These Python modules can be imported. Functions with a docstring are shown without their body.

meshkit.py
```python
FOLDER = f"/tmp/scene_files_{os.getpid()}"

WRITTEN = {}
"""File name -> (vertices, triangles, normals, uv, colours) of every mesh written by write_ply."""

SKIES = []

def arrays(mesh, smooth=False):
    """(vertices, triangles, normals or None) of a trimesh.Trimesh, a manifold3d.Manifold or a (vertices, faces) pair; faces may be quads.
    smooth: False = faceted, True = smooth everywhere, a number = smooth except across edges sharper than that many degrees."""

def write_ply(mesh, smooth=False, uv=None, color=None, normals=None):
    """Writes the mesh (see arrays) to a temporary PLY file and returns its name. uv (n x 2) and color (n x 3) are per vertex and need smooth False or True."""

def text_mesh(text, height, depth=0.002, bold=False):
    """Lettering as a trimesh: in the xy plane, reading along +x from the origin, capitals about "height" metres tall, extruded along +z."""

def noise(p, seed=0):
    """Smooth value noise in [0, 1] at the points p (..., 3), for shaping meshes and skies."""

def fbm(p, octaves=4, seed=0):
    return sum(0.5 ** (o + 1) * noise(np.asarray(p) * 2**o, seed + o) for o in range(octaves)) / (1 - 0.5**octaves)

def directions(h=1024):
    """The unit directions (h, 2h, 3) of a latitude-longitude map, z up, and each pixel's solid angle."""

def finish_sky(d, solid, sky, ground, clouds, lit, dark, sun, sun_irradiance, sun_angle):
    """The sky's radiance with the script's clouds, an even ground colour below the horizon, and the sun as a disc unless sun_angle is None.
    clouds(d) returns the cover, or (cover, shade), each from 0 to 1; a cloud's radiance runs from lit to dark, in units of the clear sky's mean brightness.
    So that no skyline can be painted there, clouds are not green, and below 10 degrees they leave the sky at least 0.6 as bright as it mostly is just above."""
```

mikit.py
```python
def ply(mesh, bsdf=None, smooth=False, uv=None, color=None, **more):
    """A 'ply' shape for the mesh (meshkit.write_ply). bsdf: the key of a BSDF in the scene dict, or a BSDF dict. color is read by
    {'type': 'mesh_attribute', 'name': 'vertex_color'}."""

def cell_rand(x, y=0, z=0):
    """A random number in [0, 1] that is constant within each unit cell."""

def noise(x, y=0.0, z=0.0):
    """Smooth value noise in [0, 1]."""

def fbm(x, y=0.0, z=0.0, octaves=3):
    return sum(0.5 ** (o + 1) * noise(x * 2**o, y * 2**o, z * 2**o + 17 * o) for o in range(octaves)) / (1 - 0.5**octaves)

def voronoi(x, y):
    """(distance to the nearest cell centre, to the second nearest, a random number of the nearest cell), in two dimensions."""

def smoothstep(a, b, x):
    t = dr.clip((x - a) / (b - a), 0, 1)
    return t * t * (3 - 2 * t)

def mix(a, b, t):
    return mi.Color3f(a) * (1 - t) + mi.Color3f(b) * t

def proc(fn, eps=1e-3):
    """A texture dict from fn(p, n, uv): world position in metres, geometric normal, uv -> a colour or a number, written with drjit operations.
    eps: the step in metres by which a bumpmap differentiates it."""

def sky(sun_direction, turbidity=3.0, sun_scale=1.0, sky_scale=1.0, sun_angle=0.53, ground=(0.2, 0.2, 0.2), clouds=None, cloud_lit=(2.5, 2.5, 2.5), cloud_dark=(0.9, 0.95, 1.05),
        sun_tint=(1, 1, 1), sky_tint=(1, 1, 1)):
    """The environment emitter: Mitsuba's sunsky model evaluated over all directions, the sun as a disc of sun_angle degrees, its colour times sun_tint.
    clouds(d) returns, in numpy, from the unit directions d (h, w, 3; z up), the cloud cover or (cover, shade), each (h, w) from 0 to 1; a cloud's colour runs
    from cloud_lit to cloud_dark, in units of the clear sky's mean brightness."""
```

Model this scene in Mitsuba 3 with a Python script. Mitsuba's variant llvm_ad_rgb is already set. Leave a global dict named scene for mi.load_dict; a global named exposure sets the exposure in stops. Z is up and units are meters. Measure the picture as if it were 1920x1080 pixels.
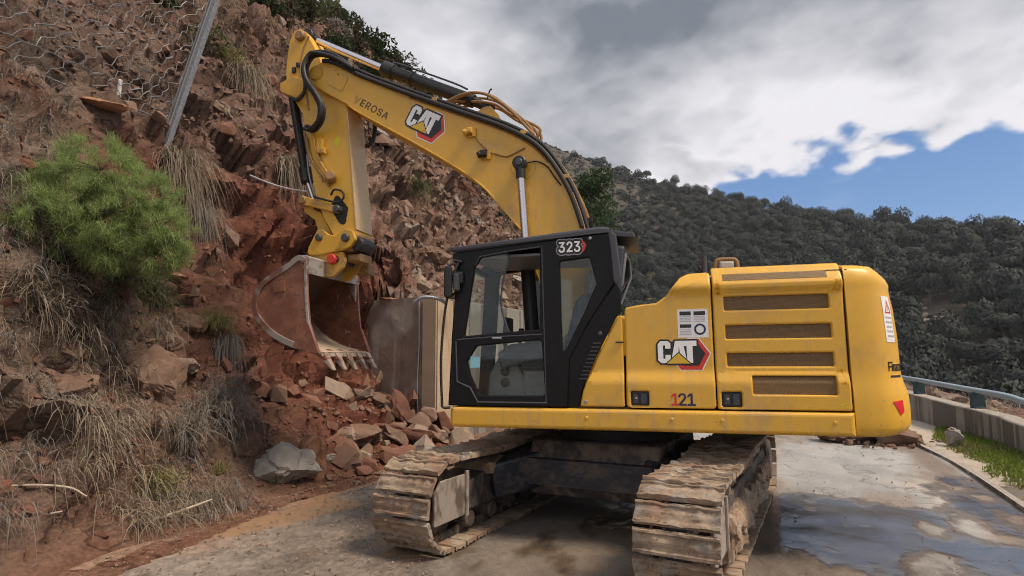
import math, random
import numpy as np, trimesh
import drjit as dr, mitsuba as mi
import mikit, meshkit
import mapbox_earcut
from mikit import noise, fbm, voronoi, cell_rand, smoothstep, mix
from scipy.spatial import cKDTree
from shapely.geometry import Polygon, LineString, Point
from shapely.ops import unary_union
T = mi.ScalarTransform4f
rng = np.random.default_rng(7); random.seed(7)
scene, labels = {}, {}

# ------------------------------------------------------------------ camera, sky, exposure
EYE = np.array([0.0, 0.0, 1.72]); PITCH = 0.1203; FPX = 1100.0
fwd = np.array([0, math.cos(PITCH), math.sin(PITCH)])
scene['camera'] = {'type': 'perspective', 'fov_axis': 'x', 'fov': 2 * math.degrees(math.atan(960 / FPX)), 'near_clip': 0.05, 'far_clip': 5000.0,
                   'to_world': T().look_at(origin=EYE.tolist(), target=(EYE + fwd).tolist(), up=[0.0058, -math.sin(PITCH), math.cos(PITCH)])}
exposure = 1.92
SUN = (0.50, -0.26, 0.83)

def clouds(d):
    az = np.degrees(np.arctan2(d[..., 0], d[..., 1])); el = np.degrees(np.arcsin(np.clip(d[..., 2], -1, 1)))
    # a flat cloud deck seen from below: project on a plane at unit height
    k = 1.0 / np.maximum(d[..., 2] + 0.12, 0.05)
    q = np.stack([d[..., 0] * k * 1.5, d[..., 1] * k * 1.5, 0 * k], -1)
    n1 = meshkit.fbm(q * 1.1 + [3.1, 7.7, 0], 6, 3); n2 = meshkit.fbm(q * 3.2 + [1.3, 2.2, 0], 6, 11)
    q3 = np.stack([d[..., 0], d[..., 1], d[..., 2] * 1.5], -1); w3 = (meshkit.fbm(q3 * 9 + 4.2, 4, 51)[..., None] - .5) * .10
    n3 = meshkit.fbm((q3 + w3) * 8.0, 7, 21); b3 = 1 - np.abs(2 * meshkit.fbm((q3 + w3) * 11.0 + 9.1, 5, 61) - 1)      # billows
    # the deck's edge runs from low on the left to high on the right, open blue sky under it
    edge = np.interp(az, [-180, -60, -15, 8, 14, 20, 24, 31, 37, 44, 70, 120, 180], [-8, -8, -6, 4, 12.5, 15.5, 17.0, 18.0, 16.0, 14.5, 13, 6, -8])
    e = el - edge + (n3 - 0.5) * 12 + (b3 - .75) * 6 + (meshkit.fbm(q3 * 38 + 1.7, 4, 81) - .5) * 2.4
    cover = np.clip(e / 1.7, 0, 1); cover = cover * cover * (3 - 2 * cover)
    wisp = np.clip((n3 - 0.60) * 5, 0, 1) * 0.35 * (el > 3)
    cover = np.maximum(cover, wisp)
    # grey undersides high in the deck, bright billows near its edge
    up = np.clip((el - edge - 4.5) / 8, 0, 1)
    core = np.exp(-((az - 22) / 27) ** 2 - ((el - 34) / 9.5) ** 2)          # the heavy grey belly above the machine
    low = np.clip(1 - (el - edge) / 9, 0, 1); lf = meshkit.fbm(q3 * 3.2 + 2.7, 3, 71)
    shade = np.clip(0.06 + up * (0.30 + 1.5 * (n1 - 0.44)) + .42 * core + (lf - .5) * 1.1 * (1 - .5 * low) + (n3 - 0.5) * 0.70 + (n2 - .5) * 0.25 + (.80 - b3) * (.40 + .75 * low), 0, 1)
    left = np.clip((-az - 2) / 22, 0, 1)          # the deck is thin and white on the left
    shade = shade * (1 - 0.62 * left * np.clip(1.2 - el / 60, 0, 1))
    return cover, shade
scene['sky'] = mikit.sky(SUN, turbidity=3.0, sun_scale=0.74, sun_angle=16, clouds=clouds, cloud_lit=(3.15, 3.12, 3.3), cloud_dark=(0.66, 0.76, 0.93), sky_tint=(0.58, 0.80, 0.98), ground=(0.12, 0.11, 0.10))

# ------------------------------------------------------------------ helpers
def nk(base):
    if base not in scene and base not in labels: return base
    i = 1
    while f'{base}_{i:03d}' in scene or f'{base}_{i:03d}' in labels: i += 1
    return f'{base}_{i:03d}'
def put(key, mesh, mat, smooth=35, tw=None, **lab):
    key = nk(key)
    d = mesh if isinstance(mesh, dict) else mikit.ply(mesh, mat, smooth=smooth)
    d = {**d, 'bsdf': {'type': 'ref', 'id': mat}}
    if tw is not None: d['to_world'] = T(tw.tolist() if isinstance(tw, np.ndarray) else tw)
    scene[key] = d
    if lab: labels[key] = lab
    return key
def name(key, label=None, category=None, group=None, kind=None):
    labels[key] = {k: v for k, v in dict(label=label, category=category, group=group, kind=kind).items() if v}
    return key
def cat(ms): return trimesh.util.concatenate([m for m in ms if m is not None])
def tm(v, f): return trimesh.Trimesh(np.asarray(v, float), np.asarray(f, int), process=False)
def inset(poly, d):
    p = np.asarray(poly, float); a = np.roll(p, 1, 0); b = np.roll(p, -1, 0)
    e1 = p - a; e1 /= np.linalg.norm(e1, axis=1, keepdims=True) + 1e-12
    e2 = b - p; e2 /= np.linalg.norm(e2, axis=1, keepdims=True) + 1e-12
    n1 = np.stack([-e1[:, 1], e1[:, 0]], 1); n2 = np.stack([-e2[:, 1], e2[:, 0]], 1)
    n = n1 + n2; n /= np.maximum((n * n1).sum(1, keepdims=True), 0.35) + 1e-12
    return p + n * d
def ccw(p):
    p = np.asarray(p, float); x, y = p.T
    return p if (x * np.roll(y, -1) - np.roll(x, -1) * y).sum() > 0 else p[::-1]
AX = {'xz': lambda p, w: np.stack([p[:, 0], np.full(len(p), w), p[:, 1]], 1), 'xy': lambda p, w: np.stack([p[:, 0], p[:, 1], np.full(len(p), w)], 1),
      'yz': lambda p, w: np.stack([np.full(len(p), w), p[:, 0], p[:, 1]], 1)}
def prism(poly, w0, w1, b=0.01, holes=(), n=2, plane='xz'):
    """A plate of the outline between two depths with rounded edges (radius b) and openings."""
    loops = [ccw(poly)] + [ccw(h)[::-1] for h in holes]
    prof = [(w0 + b * (1 - math.sin(t)), b * (1 - math.cos(t))) for t in np.linspace(math.pi / 2, 0, n + 1)] + [(w1 - b * (1 - math.sin(t)), b * (1 - math.cos(t))) for t in np.linspace(0, math.pi / 2, n + 1)] if b > 0 else [(w0, 0), (w1, 0)]
    V, Fc, cnt = [], [], sum(map(len, loops))
    for w, d in prof: V.append(np.vstack([AX[plane](inset(l, d), w) for l in loops]))
    off = 0
    for l in loops:
        m = len(l); i = np.arange(m); j = (i + 1) % m
        for r in range(len(prof) - 1):
            A0 = r * cnt + off
            Fc.append(np.stack([A0 + i, A0 + j, A0 + cnt + j], 1)); Fc.append(np.stack([A0 + i, A0 + cnt + j, A0 + cnt + i], 1))
        off += m
    ends = np.cumsum([len(l) for l in loops]).astype(np.uint32)
    flat = np.vstack([inset(l, prof[0][1]) for l in loops])
    tri = np.asarray(mapbox_earcut.triangulate_float64(flat, ends)).reshape(-1, 3)
    Fc.append(tri); Fc.append(tri[:, ::-1] + cnt * (len(prof) - 1))
    m = tm(np.vstack(V), np.vstack(Fc))
    # orient: side normals outwards
    if m.volume < 0: m.invert()
    return m
def box(c, s, b=0.008):
    c, s = np.asarray(c, float), np.asarray(s, float)
    b = min(b, s.min() * 0.45)
    return prism([(c[0] - s[0] / 2, c[2] - s[2] / 2), (c[0] + s[0] / 2, c[2] - s[2] / 2), (c[0] + s[0] / 2, c[2] + s[2] / 2), (c[0] - s[0] / 2, c[2] + s[2] / 2)], c[1] - s[1] / 2, c[1] + s[1] / 2, b)
def beam(p0, p1, w, h, up=(0, 0, 1), b=0.006):
    p0, p1 = np.asarray(p0, float), np.asarray(p1, float); L = np.linalg.norm(p1 - p0); z = (p1 - p0) / L
    x = np.cross(up, z); x /= np.linalg.norm(x); y = np.cross(z, x)
    m = box((0, 0, 0), (w, h, L), b); M = np.eye(4); M[:3, 0], M[:3, 1], M[:3, 2], M[:3, 3] = x, y, z, (p0 + p1) / 2
    return m.apply_transform(M)
def spline(pts, n=8):
    p = np.asarray(pts, float)
    if len(p) < 3 or n <= 1: return p
    q = np.vstack([2 * p[0] - p[1], p, 2 * p[-1] - p[-2]]); out = []
    for i in range(len(p) - 1):
        a, b, c, d = q[i:i + 4]
        for t in np.arange(n) / n: out.append(0.5 * (2 * b + (c - a) * t + (2 * a - 5 * b + 4 * c - d) * t * t + (3 * b - a - 3 * c + d) * t ** 3))
    return np.array(out + [p[-1]])
def tube(pts, r, sides=8, n=6, caps=True):
    p = spline(pts, n); m = len(p); r = np.broadcast_to(np.asarray(r, float) if np.ndim(r) == 0 else np.interp(np.linspace(0, 1, m), np.linspace(0, 1, len(r)), r), (m,))
    t = np.gradient(p, axis=0); t /= np.linalg.norm(t, axis=1, keepdims=True) + 1e-12
    a = np.cross(t[0], [0, 0, 1.0] if abs(t[0, 2]) < 0.9 else [1.0, 0, 0]); a /= np.linalg.norm(a); V = []
    ang = np.arange(sides) * 2 * np.pi / sides
    for i in range(m):
        a = a - t[i] * (a @ t[i]); a /= np.linalg.norm(a) + 1e-12; b = np.cross(t[i], a)
        V.append(p[i] + r[i] * (np.cos(ang)[:, None] * a + np.sin(ang)[:, None] * b))
    i, j = np.meshgrid(np.arange(m - 1), np.arange(sides), indexing='ij'); i, j = i.ravel(), j.ravel(); k = (j + 1) % sides
    Fc = [np.stack([i * sides + j, i * sides + k, (i + 1) * sides + k], 1), np.stack([i * sides + j, (i + 1) * sides + k, (i + 1) * sides + j], 1)]
    V = np.vstack(V)
    if caps:
        V = np.vstack([V, p[:1], p[-1:]]); q = np.arange(sides); c0, c1 = m * sides, m * sides + 1
        Fc += [np.stack([(q + 1) % sides, q, q * 0 + c0], 1), np.stack([(m - 1) * sides + q, (m - 1) * sides + (q + 1) % sides, q * 0 + c1], 1)]
    return tm(V, np.vstack(Fc))
def cyl(p0, p1, r, sides=20, b=0.006, r1=None):
    p0, p1 = np.asarray(p0, float), np.asarray(p1, float); L = np.linalg.norm(p1 - p0); u = (p1 - p0) / L; r1 = r if r1 is None else r1
    b = min(b, r * .5, L * .4)
    return lathe_axis([(0, 0.0), (0, r - b), (b, r), (L - b, r1), (L, r1 - b), (L, 0.0)], p0, u, sides)
def lathe_axis(prof, o, u, sides=24):
    u = np.asarray(u, float); x = np.cross(u, [0, 0, 1.0] if abs(u[2]) < 0.9 else [1.0, 0, 0]); x /= np.linalg.norm(x); y = np.cross(u, x)
    ang = np.arange(sides) * 2 * np.pi / sides; V = []
    for t, r in prof: V.append(np.asarray(o) + u * t + r * (np.cos(ang)[:, None] * x + np.sin(ang)[:, None] * y))
    m = len(prof); i, j = np.meshgrid(np.arange(m - 1), np.arange(sides), indexing='ij'); i, j = i.ravel(), j.ravel(); k = (j + 1) % sides
    return tm(np.vstack(V), np.vstack([np.stack([i * sides + j, i * sides + k, (i + 1) * sides + k], 1), np.stack([i * sides + j, (i + 1) * sides + k, (i + 1) * sides + j], 1)]))
def split_size(m, L):
    v, f = trimesh.remesh.subdivide_to_size(m.vertices, m.faces, L, max_iter=12)
    m = tm(v, f); m.merge_vertices(); return m
def grid_mesh(P):
    h, w = P.shape[:2]; i, j = np.meshgrid(np.arange(h - 1), np.arange(w - 1), indexing='ij'); a = (i * w + j).ravel()
    return tm(P.reshape(-1, 3), np.vstack([np.stack([a, a + 1, a + w + 1], 1), np.stack([a, a + w + 1, a + w], 1)]))
def rotm(ax, ang): return trimesh.transformations.rotation_matrix(ang, ax)
def mat4(M3, t): M = np.eye(4); M[:3, :3] = M3; M[:3, 3] = t; return M

# ------------------------------------------------------------------ materials
def principled(color, rough=0.5, **kw):
    c = color if isinstance(color, dict) else {'type': 'rgb', 'value': list(color)}
    r = rough if not isinstance(rough, (tuple, list)) else rough
    return {'type': 'twosided', 'bsdf': {'type': 'principled', 'base_color': c, 'roughness': r, **kw}}
def bump(b, fn, scale=1.0, eps=2e-3):
    return {'type': 'twosided', 'bsdf': {'type': 'bumpmap', 'arbitrary': mikit.proc(fn, eps), 'scale': scale, 'bsdf': b['bsdf'] if b['type'] == 'twosided' else b}}

def yellow_fn(p, n, uv):
    g = fbm(p.x * 2.3, p.y * 2.3, p.z * 2.3, 4); f = fbm(p.x * 14, p.y * 14, p.z * 9, 3)
    up = dr.clip(n.z, 0, 1)
    dirt = smoothstep(0.52, 0.80, g * 0.65 + f * 0.35 + 0.10 * up)
    c = mix((0.64, 0.355, 0.026), (0.60, 0.33, 0.028), g)
    st = fbm((p.x * 0.966 - p.y * 0.258) * 22, p.z * .8, 2.0, 3); low = smoothstep(1.75, 1.05, p.z)
    c = mix(c, (0.40, 0.27, 0.13), smoothstep(.50, .72, st * .6 + g * .4) * .22 * (1 + low)); c = mix(c, (0.24, 0.17, 0.11), smoothstep(.74, .80, noise(p.x * 45, p.y * 45, p.z * 45) * .6 + f * .3 + .10 * low) * .45)
    return mix(c, (0.34, 0.22, 0.10), dirt * 0.45)
def yellow_rough(p, n, uv): return 0.30 + 0.25 * fbm(p.x * 6, p.y * 6, p.z * 6, 3)
scene['m_yellow'] = principled(mikit.proc(yellow_fn), mikit.proc(yellow_rough), clearcoat=0.6, clearcoat_gloss=0.85, specular=0.5)
def yellow_worn(p, n, uv):
    g = fbm(p.x * 5, p.y * 5, p.z * 5, 4); f = fbm(p.x * 30, p.y * 30, p.z * 30, 3)
    c = mix((0.56, 0.31, 0.03), (0.43, 0.25, 0.07), smoothstep(0.35, 0.7, g))
    c = mix(c, (0.20, 0.13, 0.08), smoothstep(0.60, 0.72, f * 0.6 + g * 0.4) * 0.85)
    return c
scene['m_yellow_worn'] = principled(mikit.proc(yellow_worn), 0.5)
def stain_yellow(p, n, uv):
    g = fbm(p.x * 7, p.y * 7, p.z * 7, 3)
    return mix((0.32, 0.18, 0.055), (0.17, 0.10, 0.055), g)
scene['m_pipe'] = principled(mikit.proc(stain_yellow), 0.5)
def black_fn(p, n, uv):
    g = fbm(p.x * 4, p.y * 4, p.z * 4, 3)
    return mix((0.003, 0.0035, 0.004), (0.008, 0.008, 0.009), g)
scene['m_black'] = principled(mikit.proc(black_fn), 0.38, specular=0.22)
scene['m_charcoal'] = principled((0.045, 0.048, 0.060), 0.42)
scene['m_rubber'] = principled((0.018, 0.018, 0.020), 0.55)
scene['m_dark'] = principled((0.012, 0.012, 0.012), 0.7)
scene['m_chrome'] = {'type': 'twosided', 'bsdf': {'type': 'roughconductor', 'material': 'Cr', 'alpha': 0.14}}
scene['m_steel'] = principled((0.30, 0.31, 0.34), 0.45, metallic=0.6)
def galv_fn(p, n, uv):
    v = voronoi(p.x * 30 + p.y * 17, p.z * 30)
    return mix((0.17, 0.18, 0.20), (0.27, 0.28, 0.31), v[2])
scene['m_galv'] = principled(mikit.proc(galv_fn), 0.5, metallic=0.3)
scene['m_wire'] = principled((0.19, 0.19, 0.20), 0.5, metallic=0.3)
def rail_fn(p, n, uv): return mix((0.20, 0.27, 0.33), (0.28, 0.35, 0.41), fbm(p.x * 3, p.y * 3, p.z * 9, 3))
scene['m_rail'] = principled(mikit.proc(rail_fn), 0.4)
scene['m_teal'] = principled((0.02, 0.045, 0.055), 0.5)
scene['m_red'] = principled((0.55, 0.035, 0.02), 0.35)
scene['m_reflector'] = principled((0.60, 0.02, 0.03), 0.25, clearcoat=0.6)
scene['m_white'] = principled((0.78, 0.78, 0.78), 0.45)
scene['m_navy'] = principled((0.015, 0.02, 0.07), 0.4)
scene['m_ink'] = principled((0.012, 0.012, 0.014), 0.45)
scene['m_brown_ink'] = principled((0.10, 0.055, 0.03), 0.5)
scene['m_faded'] = principled((0.42, 0.22, 0.05), 0.5)
scene['m_paper'] = principled((0.70, 0.70, 0.71), 0.4)
scene['m_paper_grey'] = principled((0.36, 0.36, 0.40), 0.5)
scene['m_lime'] = principled((0.55, 0.50, 0.02), 0.5)
scene['m_emblem_yellow'] = principled((0.62, 0.40, 0.03), 0.3)
scene['m_cyan'] = principled((0.25, 0.55, 0.65), 0.4)
def grille_fn(p, n, uv):
    h = (p.x * 0.966 - p.y * 0.258) * 130; q = p.z * 130
    hole = smoothstep(0.40, 0.32, dr.sqrt(dr.square(h - dr.floor(h) - 0.5) + dr.square(q - dr.floor(q) - 0.5)))
    g = fbm(p.x * 4, p.y * 4, p.z * 8, 3)
    return mix(mix((0.27, 0.15, 0.045), (0.20, 0.115, 0.04), g), (0.02, 0.014, 0.01), hole)
scene['m_grille'] = principled(mikit.proc(grille_fn), 0.55)
def seat_fn(p, n, uv):
    w = noise(p.x * 160, p.y * 160, p.z * 160)
    return mix((0.035, 0.04, 0.055), (0.065, 0.07, 0.085), w)
scene['m_seat'] = principled(mikit.proc(seat_fn), 0.8)
scene['m_trim'] = principled((0.17, 0.175, 0.185), 0.6)
scene['m_pale_trim'] = principled((0.42, 0.42, 0.40), 0.6)
scene['m_glass'] = {'type': 'thindielectric', 'int_ior': 1.5, 'specular_reflectance': {'type': 'rgb', 'value': [0.55, 0.6, 0.6]}, 'specular_transmittance': {'type': 'rgb', 'value': [0.90, 0.96, 0.94]}}
scene['m_sky_sheen'] = principled(mikit.proc(lambda p, n, uv: mix((0.50, 0.34, 0.15), (0.56, 0.43, 0.27), fbm(p.x * 3, p.y * 3, p.z * 2, 4))), 0.45, clearcoat=0.3)  # cream paint carries the bright sky highlight on the stick's inner face
def mud_fn(p, n, uv):
    g = fbm(p.x * 6, p.y * 6, p.z * 6, 4); f = fbm(p.x * 38, p.y * 38, p.z * 38, 3)
    c = mix((0.14, 0.10, 0.072), (0.33, 0.25, 0.18), smoothstep(0.25, 0.65, g * 0.6 + f * 0.4)); c = mix(c, (0.30, 0.275, 0.25), smoothstep(.5, .7, fbm(p.x * 11, p.y * 11, p.z * 11, 3)) * .6)
    c = mix(c, (0.20, 0.11, 0.07), smoothstep(0.55, 0.75, fbm(p.x * 3 + 5, p.y * 3, p.z * 3, 2)) * 0.6)
    return mix(c, (0.05, 0.038, 0.03), smoothstep(0.64, 0.76, f) * 0.6)
def mud_bump(p, n, uv): return 0.010 * fbm(p.x * 22, p.y * 22, p.z * 22, 4)
scene['m_mud'] = bump(principled(mikit.proc(mud_fn), 0.75, specular=0.3), mud_bump)
def frame_mud(p, n, uv):
    g = fbm(p.x * 5, p.y * 5, p.z * 5, 4); f = fbm(p.x * 25, p.y * 25, p.z * 12, 3)
    return mix(mix((0.028, 0.026, 0.026), (0.05, 0.045, 0.045), f), (0.15, 0.113, 0.09), smoothstep(0.36, 0.70, g * .6 + f * .4))
scene['m_frame_mud'] = principled(mikit.proc(frame_mud), 0.6)
def navy_frame(p, n, uv):
    g = fbm(p.x * 5, p.y * 5, p.z * 5, 4)
    return mix((0.010, 0.015, 0.026), (0.075, 0.060, 0.05), smoothstep(0.42, 0.72, g * .55 + .45 * fbm(p.x * 22, p.y * 22, p.z * 30, 3)))
scene['m_navy_frame'] = principled(mikit.proc(navy_frame), 0.45)
def plate_mud(p, n, uv):
    g = fbm(p.x * 4, p.y * 4, p.z * 2.5, 4); f = fbm(p.x * 25, p.y * 25, p.z * 9, 3)
    return mix(mix((0.30, 0.26, 0.23), (0.22, 0.19, 0.17), f), (0.10, 0.08, 0.065), smoothstep(0.52, 0.66, g * .7 + f * .3))
scene['m_plate'] = principled(mikit.proc(plate_mud), 0.65)
def rust_fn(p, n, uv):
    g = fbm(p.x * 5, p.y * 5, p.z * 5, 4); f = fbm(p.x * 32, p.y * 32, p.z * 32, 3)
    c = mix((0.17, 0.062, 0.038), (0.26, 0.115, 0.07), smoothstep(0.3, 0.7, g))
    c = mix(c, (0.11, 0.055, 0.045), smoothstep(0.55, 0.7, f) * 0.7)
    return mix(c, (0.36, 0.31, 0.28), smoothstep(0.70, 0.76, fbm(p.x * 15 + 4, p.y * 15, p.z * 8, 4)) * 0.75)
scene['m_rust'] = principled(mikit.proc(rust_fn), 0.55, metallic=0.15)
def bucket_in_fn(p, n, uv):  # rust brown, turning tan where faces point up
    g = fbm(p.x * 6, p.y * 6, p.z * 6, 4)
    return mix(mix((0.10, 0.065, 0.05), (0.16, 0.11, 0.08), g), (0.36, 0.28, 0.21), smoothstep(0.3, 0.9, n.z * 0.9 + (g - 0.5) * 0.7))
scene['m_bucket_in'] = principled(mikit.proc(bucket_in_fn), 0.6)
def worn_fn(p, n, uv):
    g = fbm(p.x * 6, p.y * 6, p.z * 6, 4); return mix((0.15, 0.07, 0.05), (0.27, 0.235, 0.21), smoothstep(.46, .66, g + .22 * smoothstep(2.4, 1.9, p.z)))
scene['m_worn_edge'] = principled(mikit.proc(worn_fn), 0.5, metallic=.2)
def bare_fn(p, n, uv):
    g = fbm(p.x * 12, p.y * 12, p.z * 12, 4)
    return mix((0.40, 0.39, 0.39), (0.24, 0.19, 0.15), smoothstep(0.40, 0.72, g))
scene['m_bare'] = principled(mikit.proc(bare_fn), 0.42, metallic=0.35)
scene['m_tooth'] = principled(mikit.proc(lambda p, n, uv: mix((0.34, 0.275, 0.21), (0.18, 0.12, 0.09), smoothstep(.4, .65, fbm(p.x * 14, p.y * 14, p.z * 14, 3)))), 0.45, metallic=0.2)

# ================================================================== THE EXCAVATOR
# upper structure in its own frame: x forward, y to its left, z up, origin on the ground under the swing centre
YU, YT = 0.2611, 0.4899; SWING = np.array([1.1955, 6.90, 0.0])
UW = np.eye(4); UW[:3, 0] = (-math.cos(YU), math.sin(YU), 0); UW[:3, 1] = (-math.sin(YU), -math.cos(YU), 0); UW[:3, 3] = SWING
TW = np.eye(4); TW[:3, 0] = (math.sin(YT), math.cos(YT), 0); TW[:3, 1] = (-math.cos(YT), math.sin(YT), 0); TW[:3, 3] = SWING   # undercarriage: x along the tracks (away), y left
EX = name('excavator', 'large yellow tracked excavator standing on the muddy road with its bucket against the rock slope', 'excavator')
def U(part, mesh, mat, smooth=35, label=None):
    m = mesh.copy(); m.apply_transform(UW)
    k = put(f'{EX}__{part}', m, mat, smooth)
    if label: labels[k] = {'label': label}
    return k[len(EX) + 2:]
def Tr(part, mesh, mat, smooth=35, label=None):
    m = mesh.copy(); m.apply_transform(TW)
    k = put(f'{EX}__{part}', m, mat, smooth)
    if label: labels[k] = {'label': label}
    return k[len(EX) + 2:]
def refined(m, L, fn):
    m = split_size(m, L); m.vertices = fn(np.array(m.vertices)); return m
SIDE = 1.37
def side_relief(v):
    """pressed steel: a lower band that stands proud, a flat field, a shoulder that leans in at the top."""
    z = v[:, 2]; y = v[:, 1].copy(); outer = y > SIDE - 0.10
    d = np.interp(z, [1.2, 1.50, 1.60, 2.30, 2.345, 2.38, 2.42, 2.50, 2.56], [0.016, 0.016, -0.028, -0.030, -0.002, 0.0, -0.022, -0.085, -0.14])
    v = v.copy(); v[:, 1] = np.where(outer, y + d, y); return v
# --- body core behind the panels (dark, seen only in the gaps)
U('frame_core', box((-0.30, 0, 1.16), (3.55, 2.60, 0.16), 0.02), 'm_dark')
U('engine_bay', cat([prism([(-0.24, 1.26), (-0.24, 2.17), (-0.52, 2.19), (-0.80, 2.46), (-2.15, 2.49), (-2.15, 1.26)], 0.10, 1.305, 0.01), prism([(-0.6, 1.26), (-0.6, 2.2), (-2.15, 2.49), (-2.15, 1.26)], -1.30, 0.10, 0.01)]), 'm_dark')
# --- side skirt rails
sk = refined(prism([(-2.105, 1.055), (1.48, 1.055), (1.51, 1.085), (1.51, 1.225), (1.48, 1.252), (-2.105, 1.252)], 1.10, 1.405, 0.035, n=4), 0.30, lambda v: v)
skirt = U('side_skirt', sk, 'm_yellow', label='long yellow lower side rail of the body')
for x in (-1.05, -0.62, 0.15, -1.95): U(f'{skirt}__bolt', cyl((x, 1.40, 1.17), (x, 1.413, 1.17), 0.016, 10, .004), 'm_yellow')
U('side_skirt', prism([(-2.105, 1.055), (1.50, 1.055), (1.50, 1.252), (-2.105, 1.252)], -1.40, -1.10, 0.035), 'm_yellow')
U('belly_plate', box((-0.3, 0, 1.075), (3.5, 2.2, 0.03), 0.01), 'm_dark')
# --- side panels
def panel(poly, holes=(), y0=SIDE - 0.055, L=0.05, b=0.016):
    return refined(prism(poly, y0, SIDE, b, holes, n=3), L, side_relief)
def rrect(x0, x1, z0, z1, r=0.03, n=4, skew=0.0):
    c = [(x1 - r, z1 - r, 0), (x0 + r, z1 - r, 90), (x0 + r, z0 + r, 180), (x1 - r, z0 + r, 270)]
    return [(cx + r * math.cos(math.radians(a + t)), cz + r * math.sin(math.radians(a + t))) for cx, cz, a in c for t in np.linspace(0, 90, n)]
def rounded(poly, r):
    g = Polygon(poly).buffer(-r, join_style=2, mitre_limit=5).buffer(r, quad_segs=4) if r > 0 else Polygon(poly)
    g = g.buffer(r * .8, quad_segs=4).buffer(-r * .8, join_style=1, quad_segs=4)
    return list(g.simplify(0.002).exterior.coords)[:-1]
LOUV = [(-1.98, -1.115, 2.145, 2.272), (-1.985, -1.118, 1.888, 2.012), (-1.988, -1.12, 1.641, 1.761), (-1.990, -1.32, 1.397, 1.558)]
door = U('engine_door', panel(rrect(-2.095, -1.020, 1.266, 2.555, 0.012, 2), [rrect(*l, 0.008, 2) for l in LOUV] + [rrect(-1.225, -1.056, 1.285, 1.418, 0.01, 2)]), 'm_yellow', label='ribbed yellow engine door with four brown vent grilles')
for l in LOUV:
    g = refined(box(((l[0] + l[1]) / 2, SIDE - 0.040, (l[2] + l[3]) / 2), (l[1] - l[0] + .03, 0.012, l[3] - l[2] + .03), 0.002), 0.06, lambda v: side_relief(v + [0, .0, 0]))
    U(f'{door}__vent_grille', g, 'm_grille')
tg = refined(box((-1.545, SIDE - 0.002, 2.449), (0.865, 0.010, 0.066), 0.002), 0.03, side_relief)
U(f'{door}__vent_grille', tg, 'm_grille', label='narrow vent grille on the shoulder of the door')
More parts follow.
